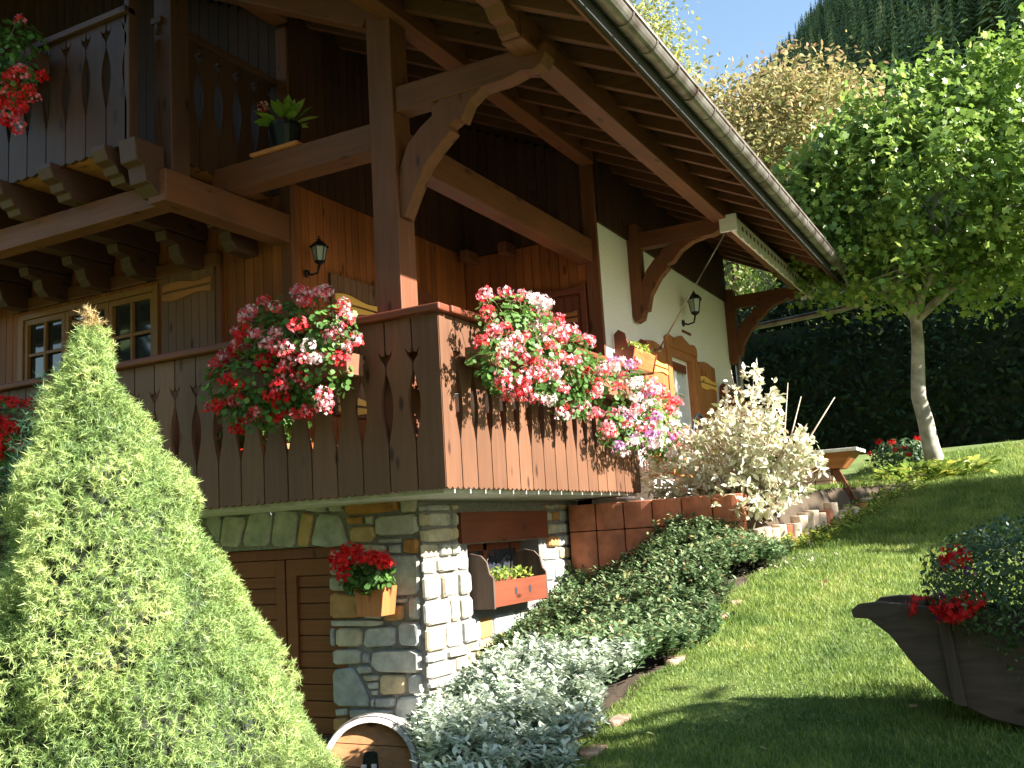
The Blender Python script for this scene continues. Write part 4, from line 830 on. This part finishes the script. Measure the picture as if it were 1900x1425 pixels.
# ================================================================ wooden wheelbarrow planter (right edge of the lawn)
o0 = Vector((2.75, -.55, 1.25))
xa = Vector((.93, -.12, 0)).normalized(); ya = Vector((-xa.y, xa.x, 0)) ; za = Vector((0, 0, 1))
gz = float(ground(2.9, -.45))
def W(a, b, c): return Vector((2.48, -.45, gz)) + xa * (a * .92) + ya * (b * .92) + za * (c * .92)
t = thing('wheelbarrow_planter', 'old dark wooden wheelbarrow with curved handles, filled with flowers on the lawn', 'wheelbarrow', tuple(W(.5, 0, 0)))
sd_ = [(-.02, .49), (.02, .52), (.12, .53), (.30, .51), (.50, .49), (.72, .46), (.92, .43), (.92, -.03), (.72, -.02), (.54, .02), (.36, .11), (.25, .23), (.15, .375), (.06, .45), (-.01, .455)]
for b in (-.19, .19):
    n = len(sd_); vs = [W(a, b - .016, c) for a, c in sd_] + [W(a, b + .016, c) for a, c in sd_]
    MB().add(vs, [tuple(range(n)), tuple(range(2 * n - 1, n - 1, -1))] + [(i, (i + 1) % n, n + (i + 1) % n, n + i) for i in range(n)]).build('side_panel', M['oldx'], t, .006)
for a in (.40, .78): slabv = [W(a + da, b_, c_) for b_ in (-.225, -.206) for da, c_ in ((0, .02 + max(0, .5 - a) * .6), (.05, .02 + max(0, .5 - a) * .5), (.02, .46), (-.03, .46))]; MB().add(slabv, [(0, 1, 2, 3), (7, 6, 5, 4), (0, 4, 5, 1), (1, 5, 6, 2), (2, 6, 7, 3), (3, 7, 4, 0)]).build('cleat', M['oldz'], t, .003)
def slab_(name, pts, b0, b1, m, th=.02):
    (a0, c0), (a1, c1) = pts; d = Vector((a1 - a0, c1 - c0)).normalized(); nx_, nz_ = -d.y * th, d.x * th
    q = [(a0, c0), (a1, c1), (a1 + nx_, c1 + nz_), (a0 + nx_, c0 + nz_)]
    vs = [W(a, b0, c) for a, c in q] + [W(a, b1, c) for a, c in q]
    return MB().add(vs, [(0, 1, 2, 3), (7, 6, 5, 4), (0, 4, 5, 1), (1, 5, 6, 2), (2, 6, 7, 3), (3, 7, 4, 0)]).build(name, m, t, .004)
slab_('headboard', ((.26, .22), (.33, .54)), -.17, .17, M['oldx']); slab_('bottom_board', ((.28, .20), (.90, .12)), -.17, .17, M['oldx']); slab_('footboard', ((.90, .12), (.94, .40)), -.17, .17, M['oldx'])
for a in (.62,):
    for b in (-.17, .17): MB().tube([W(a, b, .42), W(a - .0, b * 1.0, .0)], .016, 8).build('leg', M['oldz'], t)
wc = W(1.12, 0, .19)
wh_ = MB(); wh_.lathe([(.17, -.022), (.20, -.022), (.20, .022), (.17, .022), (.17, -.022)], wc, 28, axis=ya); wh = wh_.build('wheel', M['oldz'], t)
MB().lathe([(.201, -.024), (.209, -.024), (.209, .024), (.201, .024), (.201, -.024)], wc, 28, axis=ya).build('tyre', M['zinc'], wh)
for k in range(8):
    a = 6.283 * k / 8; MB().tube([wc, wc + (xa * math.cos(a) + za * math.sin(a)) * .175], .011, 6).build('spoke', M['oldz'], wh)
MB().tube([wc - ya * .22, wc + ya * .22], .02, 8).build('axle', M['iron'], t)
# the flowers in it
fc = W(.66, -.02, .56)
f = thing('bedding_flowers', 'mound of dark bedding flowers with red blooms filling the wheelbarrow', 'flowers', tuple(W(.6, 0, .2)))
P = []; D = []
for c, r, nn in ((W(.68, -.02, .58), (.38, .36, .30), 5200), (W(.56, .02, .62), (.27, .27, .20), 900), (W(.85, -.05, .34), (.26, .25, .24), 1200)):
    p, d = ellipsoid(nn, c, r, .6, -.8); P.append(p); D.append(d)
P = np.concatenate(P); D = np.concatenate(D); k = snoise(P, 14, 3) > -.9; P = P[k]; D = D[k]
P += D * (snoise(P, 10, 9) * .03)[:, None]
leaves('foliage', P, unit(D + rng.normal(size=P.shape) * .5), rng.uniform(.018, .034, len(P)), 'oval', np.clip(rng.beta(2, 3, len(P)), 0, .95), M['bedding'], f)
q, e = ellipsoid(160, W(.68, -.02, .58), (.39, .37, .31), .97, -.5); sel = ((e @ np.array([-.35, -.9, .2])) > .1) & (e[:, 2] < .5); q = q[sel][:10]
blossoms(f, q, ['violet'] * len(q), .7)
blossoms(f, [W(.40, -.27, .50), W(.46, -.29, .49), W(.50, -.30, .50), W(.44, -.29, .47), W(.55, -.30, .53), W(.49, -.28, .72), W(.30, -.2, .50)], ['red'] * 7, .9)

# ================================================================ vegetation
def conifer(name, label, apex, h, rb, n, m, power=1.0, needle=.034, lump=.08, kind_='conifer', at=None, per=13, core=True, brown=True, seed=1, shift=(0, 0)):
    t = thing(name, label, kind_, (apex[0], apex[1], apex[2] - h))
    u = rng.random(n) ** .5; z = apex[2] - u * h * 1.06; a = rng.uniform(0, 2 * math.pi, n)
    rr = rb * (u ** power) + .02
    D = np.stack([np.cos(a), np.sin(a), np.full(n, .25)], 1)
    P = np.stack([apex[0] + rr * np.cos(a) + shift[0] * u, apex[1] + rr * np.sin(a) + shift[1] * u, z], 1)
    nz_ = snoise(P, 7, seed); nz2 = snoise(P, 22, seed + 1)
    keep = (nz_ + .6 * nz2 > -2.6) | (u < .12); P, D, nz_, nz2, u, rr = P[keep], D[keep], nz_[keep], nz2[keep], u[keep], rr[keep]
    P[:, :2] += (D[:, :2]) * ((nz_ * lump + nz2 * lump * .75) * np.minimum(1, rr / .25) - rng.random(len(P)) * .07)[:, None]
    D = unit(D + rng.normal(size=D.shape) * .35); n = len(P)
    # each shoot: a fan of needles around its tip
    Dk = np.repeat(D, per, 0); U = unit(Dk * rng.uniform(.2, 1.2, (n * per, 1)) + rng.normal(size=(n * per, 3)) * .75)
    Pk = np.repeat(P, per, 0) - U * .004 + Dk * rng.uniform(-.02, .012, (n * per, 1))
    Nn = unit(rng.normal(size=(n * per, 3)) + Dk * .5)
    base = rng.random(n) * .35 + .30 + .12 * nz_ + .16 * nz2; tint = np.repeat(base, per) + rng.normal(size=n * per) * .12
    if brown: tint = np.where(np.repeat(u < .035, per), 1.0, np.minimum(tint, .93))
    L = needle * rng.uniform(.7, 1.2, n * per)
    leaves('needles', Pk, Nn, L * 1.15, 'needle', np.clip(tint, 0, 1), m, t, U=U)
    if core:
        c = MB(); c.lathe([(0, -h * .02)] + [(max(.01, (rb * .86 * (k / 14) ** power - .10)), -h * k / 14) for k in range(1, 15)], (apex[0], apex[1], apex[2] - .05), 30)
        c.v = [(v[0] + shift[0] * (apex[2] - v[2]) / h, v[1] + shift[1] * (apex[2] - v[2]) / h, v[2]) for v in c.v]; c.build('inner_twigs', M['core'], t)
    MB().tube([(apex[0], apex[1], apex[2] - h - .1), (apex[0], apex[1], apex[2] - .1)], [.06, .008], 8).build('trunk', M['barkd'], t)
    return t
SH['needlew'] = np.array([(0, .045, 0), (.55, .05, 0), (1, .0, 0), (.55, -.05, 0), (0, -.045, 0)])
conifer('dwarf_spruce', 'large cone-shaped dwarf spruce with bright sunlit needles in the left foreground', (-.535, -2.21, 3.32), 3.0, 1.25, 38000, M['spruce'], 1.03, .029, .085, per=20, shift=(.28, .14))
conifer('spruce_shade_cone', 'dark cone added for the shaded side of the bright spruce, behind it to the left', (-1.18, -1.95, 3.12), 2.9, .95, 11000, M['spruce_shade'], .95, .04, .04, brown=False, per=8, seed=8)  # separate dark cone paints the shaded side of the bright spruce

def trunk_tree(name, label, base, crown, nclump, nleaf, leaf, size, m, bark, r0, limbs=7, top=None, tint=None, spread=.16, group=None, bend=None, lo=.5, cat='tree'):
    """trunk + limbs that reach clumps of leaves; crown = list of (centre, radii, weight)"""
    base = Vector(base); t = thing(name, label, cat, base, group)
    cc = Vector(crown[0][0]); fork = Vector(top) if top else base.lerp(cc, .55)
    tb = MB(); pts = [base - Vector((0, 0, .1))]; nS = 7
    for i in range(1, nS + 1):
        u = i / nS; p = base.lerp(fork, u) + Vector((rnd.uniform(-1, 1), rnd.uniform(-1, 1), 0)) * r0 * .35
        if bend: p += Vector(bend) * math.sin(u * math.pi)
        pts.append(p)
    tb.tube(pts, [r0 * (1.25 if i == 0 else 1 - .42 * i / nS) for i in range(nS + 1)], 12); tb.build('trunk', bark, t, smooth=True)
    C = []
    W_ = sum(c[2] for c in crown)
    for c, r, w_ in crown:
        p, d = ellipsoid(int(nclump * w_ / W_), c, r, lo); C.append(p)
    C = np.concatenate(C); rng.shuffle(C)
    lb = MB()
    ends = C[:limbs * 9]
    for i in range(limbs):
        tip = Vector(ends[i]); p0 = pts[-1] if i % 2 else pts[-2]; r1 = r0 * .42
        path = [p0]
        for k in range(1, 7):
            u = k / 6; q = p0.lerp(tip, u); q.z += math.sin(u * math.pi) * .12 * (tip - p0).length; path.append(q + Vector((rnd.uniform(-1, 1), rnd.uniform(-1, 1), rnd.uniform(-1, 1))) * r0 * .5)
        lb.tube(path, [r1 * (1 - .13 * k) for k in range(7)], 7)
        for j in range(8):
            tp = Vector(ends[limbs + (i * 8 + j) % (len(ends) - limbs)]) if len(ends) > limbs else tip
            k = rnd.randint(2, 5); st_ = path[k]
            if (tp - st_).length > (tip - p0).length * .8: tp = st_.lerp(tp, .5)
            mid = st_.lerp(tp, .5) + Vector((rnd.uniform(-1, 1), rnd.uniform(-1, 1), .5)) * r0 * .8
            lb.tube([st_, mid, tp], [r1 * .35, r1 * .2, r1 * .07], 5)
    lb.build('branches', bark, t, smooth=True)
    P = np.repeat(C, nleaf, 0) + rng.normal(size=(len(C) * nleaf, 3)) * spread * np.repeat(rng.uniform(.6, 1.4, (len(C), 1)), nleaf, 0)
    Nn = unit(rng.normal(size=P.shape) * .8 + np.array([.35, -.2, .75])); U = unit(rng.normal(size=P.shape) + np.array([0, 0, -.6]))
    ti = np.clip(np.repeat(rng.beta(2.2, 2.5, len(C)), nleaf) * .6 + rng.random(len(P)) * .45, 0, 1) if tint is None else tint(P)
    leaves('crown', P, Nn, size * rng.uniform(.6, 1.25, len(P)), leaf, ti, m, t, U=U)
    return t
tb_ = (2.16, 7.95, float(ground(2.16, 7.95)))
trunk_tree('maple_tree', 'leafy green maple with a pale leaning trunk at the right, standing on the lawn', tb_,
    [((2.75, 7.5, 5.95), (1.75, 1.5, 1.35), 1.6), ((1.55, 7.4, 5.7), (1.0, 1.1, .95), .7), ((3.9, 7.6, 5.7), (1.3, 1.3, 1.3), .9), ((2.6, 7.3, 5.0), (1.7, 1.2, .5), .35), ((2.35, 7.3, 6.95), (.75, .8, .6), .3), ((3.4, 7.3, 7.1), (.6, .6, .6), .2), ((1.3, 7.2, 6.35), (.6, .6, .55), .2)],
    640, 42, 'maple', .092, M['syc'], M['bark'], .108, 11, (2.13, 7.75, 4.75), spread=.12, bend=(-.08, 0, 0))
az_ = float(ground(-2, 18.5))
def atint(P): return np.clip(rng.random(len(P)) * .8 + (P[:, 2] - 10) * .04, 0, 1)
trunk_tree('walnut_tree', 'tall tree with brown and gold autumn leaves behind the roof', (-1.9, 18.8, az_),
    [((-2.1, 18.6, 10.6), (2.5, 2.2, 2.5), 1.6), ((-.5, 18.6, 11.0), (1.9, 2.0, 1.9), .8), ((-3.5, 18.2, 11.5), (1.4, 1.5, 1.7), .8), ((-1.8, 18.6, 6.4), (3.2, 2.2, 2.2), .9)],
    900, 34, 'oval', .17, M['autumn'], M['barkd'], .25, 10, (-1.9, 18.7, 7.5), tint=atint, spread=.30)
# bare, thin-leaved top of the same kind of tree
trunk_tree('walnut_tree', 'thin half-bare tree top with few reddish leaves, left of the gold autumn tree', (-4.0, 20.5, float(ground(-4, 20.5))),
    [((-3.6, 20.2, 11.2), (2.2, 1.8, 2.1), 1), ((-1.4, 20.4, 12.6), (1.7, 1.5, 1.8), 1)], 200, 9, 'oval', .17, M['autumn'], M['barkd'], .2, 14, (-3.4, 20.4, 8.5), tint=lambda P: np.clip(.6 + rng.random(len(P)) * .4, 0, 1), spread=.3)
trunk_tree('poplar_tree', 'pale yellow-green poplar top showing above the gutter', (-5.0, 20.0, float(ground(-5.0, 20))),
    [((-4.9, 20, 13.2), (.95, .9, 4.0), 1)], 260, 34, 'oval', .16, M['poplar'], M['barkd'], .2, 8, (-5.0, 20, 9), spread=.3)
trunk_tree('poplar_tree', 'bright yellow-green tree behind the far end of the house, seen under the eave', (-.6, 13.2, float(ground(-.6, 13.2))),
    [((-.3, 13.2, 5.9), (1.1, 1.0, 2.1), 1)], 150, 26, 'oval', .12, M['lush'], M['barkd'], .12, 6, (-.5, 13.2, 4.6), spread=.2)
# off to the right, beyond the frame: trees whose shade falls on the lawn
trunk_tree('orchard_tree', 'round tree standing right of the lawn, nearer the viewer', (8.6, -1.0, float(ground(8.6, -1.0))),
    [((8.3, -1.15, 4.55), (1.2, 1.2, .75), 1)], 170, 60, 'oval', .19, M['syc'], M['barkd'], .13, 7, (8.6, -1.0, 3.6), spread=.22)
trunk_tree('orchard_tree', 'round tree standing right of the lawn, beside the maple', (8.0, 5.4, float(ground(8.0, 5.4))),
    [((8.3, 5.5, 5.30), (1.1, 1.5, .65), 1)], 200, 60, 'oval', .19, M['syc'], M['barkd'], .13, 7, (8.0, 5.4, 4.2), spread=.22)

# tall dark hedge behind the lawn
def hedge(label, x0, x1, y0, y1, h, n, tilt=0.0):
    zb = float(ground((x0 + x1) / 2, y0)); t = thing('hedge', label, 'hedge', ((x0 + x1) / 2, y0, zb))
    c = MB(); c.box(x0 + .2, x1 - .2, y0 + .25, y1, zb - .5, zb + h - .3); c.build('inner_twigs', M['core'], t)
    P = np.stack([rng.uniform(x0, x1, n), y0 + rng.random(n) ** 2 * .5, zb - .2 + rng.random(n) * (h + .2)], 1)
    k = n // 3; P2 = np.stack([rng.uniform(x0, x1, k), rng.uniform(y0, y1, k), np.full(k, zb + h)], 1)
    P = np.concatenate([P, P2]); P[:, 1] -= snoise(P, 1.6, 4) * .18; P[:, 2] += np.where(P[:, 2] > zb + h - .4, snoise(P * [1, 1, 0], 2.5, 6) * .25, 0)
    D = np.tile([0, -1., .3], (len(P), 1))
    leaves('foliage', P, unit(D + rng.normal(size=P.shape) * .7), rng.uniform(.07, .16, len(P)), 'oval', rng.random(len(P)), M['hedge'], t)
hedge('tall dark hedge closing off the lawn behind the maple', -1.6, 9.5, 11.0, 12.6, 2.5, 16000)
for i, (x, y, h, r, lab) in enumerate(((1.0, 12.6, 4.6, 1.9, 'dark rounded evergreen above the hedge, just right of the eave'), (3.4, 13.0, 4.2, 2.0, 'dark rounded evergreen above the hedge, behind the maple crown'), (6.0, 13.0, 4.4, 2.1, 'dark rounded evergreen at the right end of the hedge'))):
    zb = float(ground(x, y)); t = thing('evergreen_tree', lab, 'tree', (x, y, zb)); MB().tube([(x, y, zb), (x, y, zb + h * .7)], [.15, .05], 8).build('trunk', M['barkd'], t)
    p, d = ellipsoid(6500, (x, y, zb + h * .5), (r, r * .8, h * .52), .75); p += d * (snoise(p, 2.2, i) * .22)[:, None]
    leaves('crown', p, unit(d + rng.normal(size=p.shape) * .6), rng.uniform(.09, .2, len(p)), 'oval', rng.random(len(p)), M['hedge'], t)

# shrub with red flowers by the maple
t = thing('flowering_shrub', 'low dark shrub with red flowers left of the maple trunk', 'shrub', (1.75, 8.2, float(ground(1.75, 8.2))))
zb = float(ground(1.75, 8.2)); p, d = ellipsoid(700, (1.72, 8.2, zb + .18), (.38, .3, .24), .4, -.5)
leaves('foliage', p, unit(d + rng.normal(size=p.shape) * .6), rng.uniform(.05, .08, len(p)), 'oval', rng.random(len(p)) * .5, M['cover'], t)
q, e = ellipsoid(40, (1.72, 8.2, zb + .18), (.4, .32, .26), .95, -.1); q = q[e[:, 1] < .3][:9]; blossoms(t, q, ['red'] * len(q), .7)
# broad-leaved clump near the maple
for (x, y, r, n, lab, mk) in ((2.05, 6.75, .42, 260, 'clump of broad pale hosta leaves in front of the maple trunk', 'lush'), (2.45, 7.0, .36, 180, 'yellowing hosta clump just right of the paler one', 'lush')):
    zb = float(ground(x, y)); t = thing('hosta', lab, 'plant', (x, y, zb))
    a = rng.uniform(0, 6.28, n); rr = rng.random(n) ** .5 * r; P = np.stack([x + rr * np.cos(a), y + rr * np.sin(a) * .7, zb + rng.uniform(.02, .2, n)], 1)
    U = np.stack([np.cos(a), np.sin(a), rng.uniform(-.2, .7, n)], 1)
    leaves('foliage', P, unit(np.array([0, 0, 1.]) - U * .3 + rng.normal(size=P.shape) * .3), rng.uniform(.09, .17, n), 'oval', rng.random(n), M[mk], t, U=U)

# cream variegated shrub
zb = 2.3; t = thing('variegated_shrub', 'big shrub with cream variegated leaves glowing in the sun below the white wall', 'shrub', (.95, 3.5, zb))
CR = [((.90, 3.55, 2.72), (.68, .40, .38), 1.5), ((1.20, 3.5, 2.60), (.42, .35, .36), .6), ((.35, 3.6, 2.55), (.38, .3, .28), .5), ((.98, 3.9, 3.20), (.28, .3, .34), .3), ((.80, 4.0, 2.95), (.3, .3, .3), .3), ((.98, 3.25, 2.35), (.42, .25, .25), .5)]
C = []; Wt = sum(c[2] for c in CR)
for c, r, w_ in CR:
    p, d = ellipsoid(int(620 * w_ / Wt), c, r, .35); C.append(p)
C = np.concatenate(C); nl = 9; ax_ = unit(rng.normal(size=C.shape) + (C - np.array([.9, 3.5, 2.4])) * 2)
st = MB()
for i in range(0, len(C), 3):
    tip = Vector(C[i]); b0 = Vector((.9 + rnd.uniform(-.15, .15), 3.5, 2.1)); st.tube([b0, b0.lerp(tip, .5) + Vector((0, 0, .08)), tip], [.010, .006, .003], 5)
for tip in ((1.50, 3.5, 3.18), (1.42, 3.4, 3.30), (1.78, 3.5, 3.14), (.80, 3.9, 3.55)): st.tube([(.95, 3.5, 2.2), ((.95 + tip[0]) / 2 + .12, 3.5, 2.75), tip], [.012, .009, .004], 6)
st.build('branches', M['twig'], t, smooth=True)
P = np.repeat(C, nl, 0) + np.repeat(ax_, nl, 0) * rng.uniform(-.08, .08, (len(C) * nl, 1)); U = unit(np.repeat(ax_, nl, 0) * .7 + rng.normal(size=P.shape) * .7)
leaves('foliage', P, unit(rng.normal(size=P.shape) + np.array([.4, 0, .6])), rng.uniform(.05, .095, len(P)), 'oval', np.clip(rng.random(len(P)) + .0, 0, 1), M['varieg'], t, U=U)
# small conifer at its foot
zb = float(ground(1.0, 2.85)); t = thing('creeping_juniper', 'low grey-green creeping juniper at the foot of the cream shrub', 'shrub', (.98, 2.9, zb))
p, d = ellipsoid(1500, (.95, 2.88, zb + .1), (.28, .16, .13), .5, -.3); leaves('needles', p, unit(rng.normal(size=p.shape)), .045, 'needlew', rng.random(len(p)) * .6, M['spruce'], t, U=unit(d + rng.normal(size=p.shape) * .5)); 

# ground cover on the bank
def shoots(name, label, C, nl, leaf, size, m, height, tintf, cat='ground cover', flat=.6):
    Ck = np.repeat(C, nl, 0); n = len(Ck); ax = unit(rng.normal(size=(len(C), 3)) * .45 + np.array([.15, -.1, 1.]))
    hgt = rng.random(n); P = Ck + np.repeat(ax, nl, 0) * (hgt[:, None] * np.repeat(rng.uniform(.5, 1.2, len(C)), nl)[:, None] * height) + rng.normal(size=(n, 3)) * .012
    a = rng.uniform(0, 6.28, n); U = np.stack([np.cos(a), np.sin(a), rng.uniform(.0, .9, n)], 1)
    Nn = unit(np.cross(np.cross(U, [0, 0, 1.]), U) + rng.normal(size=(n, 3)) * .25)
    o = leaves(name, P, Nn, size * rng.uniform(.65, 1.2, n), leaf, tintf(P, hgt), m, None, U=U, at=tuple(C.mean(0)))
    return tag(tag(o, kind='stuff'), label, cat)
n = 9000; x = rng.uniform(-.72, 1.45, n); y = rng.uniform(-2.2, 3.06, n)
lx = 3.24 - (y + 5.27) * (3.28 / 4.89) + .02
xr = 1.34 + .05 * np.sin(y * 3) + .03 * np.sin(y * 11) - .35 * sstep(-.9, -2.0, y) * 0
ok = (x < xr) & ((y > -.35) | (x > lx)) & ((y > .62) | (x > -.12 - (y - .6) * .1)) & ~((y < .62) & (x < .05) & (y > -.5))
x, y = x[ok], y[ok]
lump = .11 + .15 * snoise(np.stack([x, y, x * 0], 1), 5, 12) + .16 * np.clip(1 - np.abs((x - .35) / .95), 0, 1)
z = ground(x, y) + np.maximum(.02, lump)
C = np.stack([x, y, z], 1)
low_ = ((y - .25) + (x - .4) * .55 + .25 * snoise(C, 3.5, 21)) < 0
keep = rng.random(len(C)) < .75; C = C[keep]; low_ = low_[keep]
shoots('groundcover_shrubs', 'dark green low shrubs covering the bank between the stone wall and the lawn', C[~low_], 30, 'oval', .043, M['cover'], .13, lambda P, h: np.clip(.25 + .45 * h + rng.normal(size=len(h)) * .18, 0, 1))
shoots('pale_lit_groundcover', 'pale low shrubs beside the barrel, strong sunlight painted into their leaves', C[low_], 30, 'oval', .042, M['pale_lit'], .13, lambda P, h: np.clip(.2 + .6 * h + rng.normal(size=len(h)) * .18, 0, 1))
# plants spilling over the terrace edging
n = 560; i = rng.uniform(0, len(edge) - 1.01, n); a = i.astype(int); u = i - a; E_ = np.array(edge)
px = E_[a, 0] * (1 - u) + E_[a + 1, 0] * u + rng.normal(size=n) * .08 + .02; py = E_[a, 1] * (1 - u) + E_[a + 1, 1] * u + rng.normal(size=n) * .08
C2 = np.stack([px, py, ground(px, py) + .02], 1)
shoots('border_plants', 'yellow-green border plants along the terrace edging', C2, 16, 'oval', .045, M['lush'], .11, lambda P, h: np.clip(rng.random(len(h)), 0, 1))

# grass
def grass(n, x0, x1, y0, y1, hmin, hmax, wd, bias):
    x = rng.uniform(x0, x1, n); y = rng.uniform(y0, y1, n)
    d = np.hypot(x - CAM.x, y - CAM.y); keep = rng.random(n) < np.clip(bias / d ** 1.3, .08, 1)
    xe = 1.08 + .24 * (y - 3.1)
    keep &= (x > 1.23 + .05 * np.sin(y * 3) + .04 * np.sin(y * 13)) | ((y > 3.25) & (x > .5))
    keep &= ~((y < -1.2) & (x < 1.28))
    x, y, d = x[keep], y[keep], d[keep]; n = len(x); sc = np.clip(d / 7, .8, 2.0)
    P = np.stack([x, y, ground(x, y) - .004], 1); a = rng.uniform(0, 6.28, n)
    W_ = np.stack([np.cos(a), np.sin(a), np.zeros(n)], 1) * (wd * sc)[:, None]
    hh = rng.uniform(hmin, hmax, n) * sc * (1 + .35 * snoise(P, 4, 31)); ln = np.stack([rng.normal(size=n) * .45, rng.normal(size=n) * .45, np.ones(n)], 1) * hh[:, None]
    V = np.stack([P - W_, P + W_, P + ln], 1).reshape(-1, 3)
    ti = np.clip(.38 + .16 * snoise(P, 2.2, 41) + .13 * snoise(P, 9, 42) + .13 * snoise(P, 23, 43) + rng.normal(size=n) * .16, 0, 1)
    return V, ti
Vs, Ts = zip(grass(900000, 1.2, 5.2, -3.6, 9.8, .022, .048, .0036, 6.0))
V = np.concatenate(Vs); Tt = np.concatenate(Ts)
g = rmesh('grass', V, np.arange(len(V)), 3, Tt, M['blade'], at=(3, 2, 1.5)); tag(g, 'short mown grass of the sloping lawn', 'grass', kind='stuff')
n = 34; x = rng.uniform(1.3, 3.3, n); y = rng.uniform(-1.5, 4, n); P = np.stack([x, y, ground(x, y) + .03], 1)
o = leaves('fallen_leaves', P, unit(rng.normal(size=P.shape) * .4 + [0, 0, 1]), rng.uniform(.03, .06, n), 'oval', rng.random(n), M['autumn'], at=(2, 1, 1.5)); tag(o, 'few pale fallen leaves scattered on the lawn', 'leaves', kind='stuff')

# ================================================================ forest on the mountainside
def spruce_tpl(nt, seed):
    r = np.random.default_rng(seed); V = []
    for i in range(nt):
        u = (i + .6) / nt; z = 1 - u; rad = .17 * u ** .85 * r.uniform(.8, 1.15) + .008; m_ = 9 if u > .3 else 6
        for k in range(m_):
            a = 6.283 * (k + r.random() * 1.6) / m_; l = rad * r.uniform(.5, 1.35); dz = .028 + .045 * u
            b = a + .33 * r.uniform(.7, 1.3); c = a - .33 * r.uniform(.7, 1.3)
            V += [(0, 0, z + .035), (l * .62 * math.cos(b), l * .62 * math.sin(b), z - dz * .55), (l * math.cos(a), l * math.sin(a), z - dz), (l * .62 * math.cos(c), l * .62 * math.sin(c), z - dz * .55)]
    return np.array(V)
TP = [spruce_tpl(17, s) for s in range(5)]
nF = 5200; x = rng.uniform(-70, 50, nF); y = 70 + 250 * rng.random(nF) ** 1.1
zf = ground(x, y); k = (zf > 9); x, y, zf = x[k], y[k], zf[k]
Vs = []; Ts = []
for i in range(len(x)):
    T = TP[i % 5]; h = rng.uniform(8, 13); a = rng.uniform(0, 6.28); ca, sa = math.cos(a), math.sin(a)
    s_ = h * rng.uniform(.85, 1.3)
    Q = np.stack([(T[:, 0] * ca - T[:, 1] * sa) * s_ + x[i], (T[:, 0] * sa + T[:, 1] * ca) * s_ + y[i], T[:, 2] * h + zf[i]], 1)
    Vs.append(Q); b = .95 if rng.random() < .035 else rng.beta(2, 3) * .9; Ts.append(np.clip(b + rng.normal(size=len(T) // 4) * .07, 0, 1))
V = np.concatenate(Vs); Tt = np.concatenate(Ts)
o = rmesh('spruce_forest', V, np.arange(len(V)), 4, Tt, M['forest'], at=(0, 150, 60)); tag(o, 'dense dark spruce forest covering the steep mountainside', 'forest', kind='stuff')
def one_spruce(label, x, y, h, tint):
    zb = float(ground(x, y)); T = spruce_tpl(22, int(abs(x) * 10)); t = thing('spruce_tree', label, 'tree', (x, y, zb))
    rmesh('needles', T * [h * 1.1, h * 1.1, h] + [x, y, zb], np.arange(len(T)), 4, np.clip(tint + rng.normal(size=len(T) // 4) * .08, 0, 1), M['forest'], t)
    MB().tube([(x, y, zb - .5), (x, y, zb + h * .95)], [h * .018, .03], 7).build('trunk', M['barkd'], t)
one_spruce('brighter green young spruce low on the wooded slope, above the right side of the maple', -1.0, 80, 13, .85)
# a distant wooded hill to the left and right so other views do not end in bare grass


# ---- unseen spruces added behind the viewer to keep sky light off the gable
first = None
for i in range(15):
    x = -19 + i * 2.15; y = -12.5 - 1.5 * (i % 2) - (0 if i < 12 else (i - 11) * .8); h = 12.5 + 2.5 * ((i * 7) % 5) / 4
    zb = float(ground(x, y))
    if first is None:
        T = spruce_tpl(30, 77); T2 = T * [1.1, 1.1, 1]
        first = thing('sky_block_spruce', 'unseen tall spruce added behind the viewer to block sky light', 'tree', (x, y, zb), 'added sky-blocking spruces')
        nd = rmesh('needles', np.concatenate([T2 * [h * 1.25, h * 1.25, h]]) + [x, y, zb], np.arange(len(T2)), 4, np.clip(.3 + rng.normal(size=len(T2) // 4) * .1, 0, 1), M['forest'], first)
        tk = MB().tube([(x, y, zb - .5), (x, y, zb + h * .95)], [h * .018, .03], 7).build('trunk', M['barkd'], first)
    else:
        o = first.copy(); COL.objects.link(o); o.location = (x, y, zb); o.rotation_euler = (0, 0, rnd.uniform(0, 6.3)); k = h / 12.5; o.scale = (k, k, k)
        for ch in (nd, tk):
            c_ = ch.copy(); COL.objects.link(c_); c_.parent = o
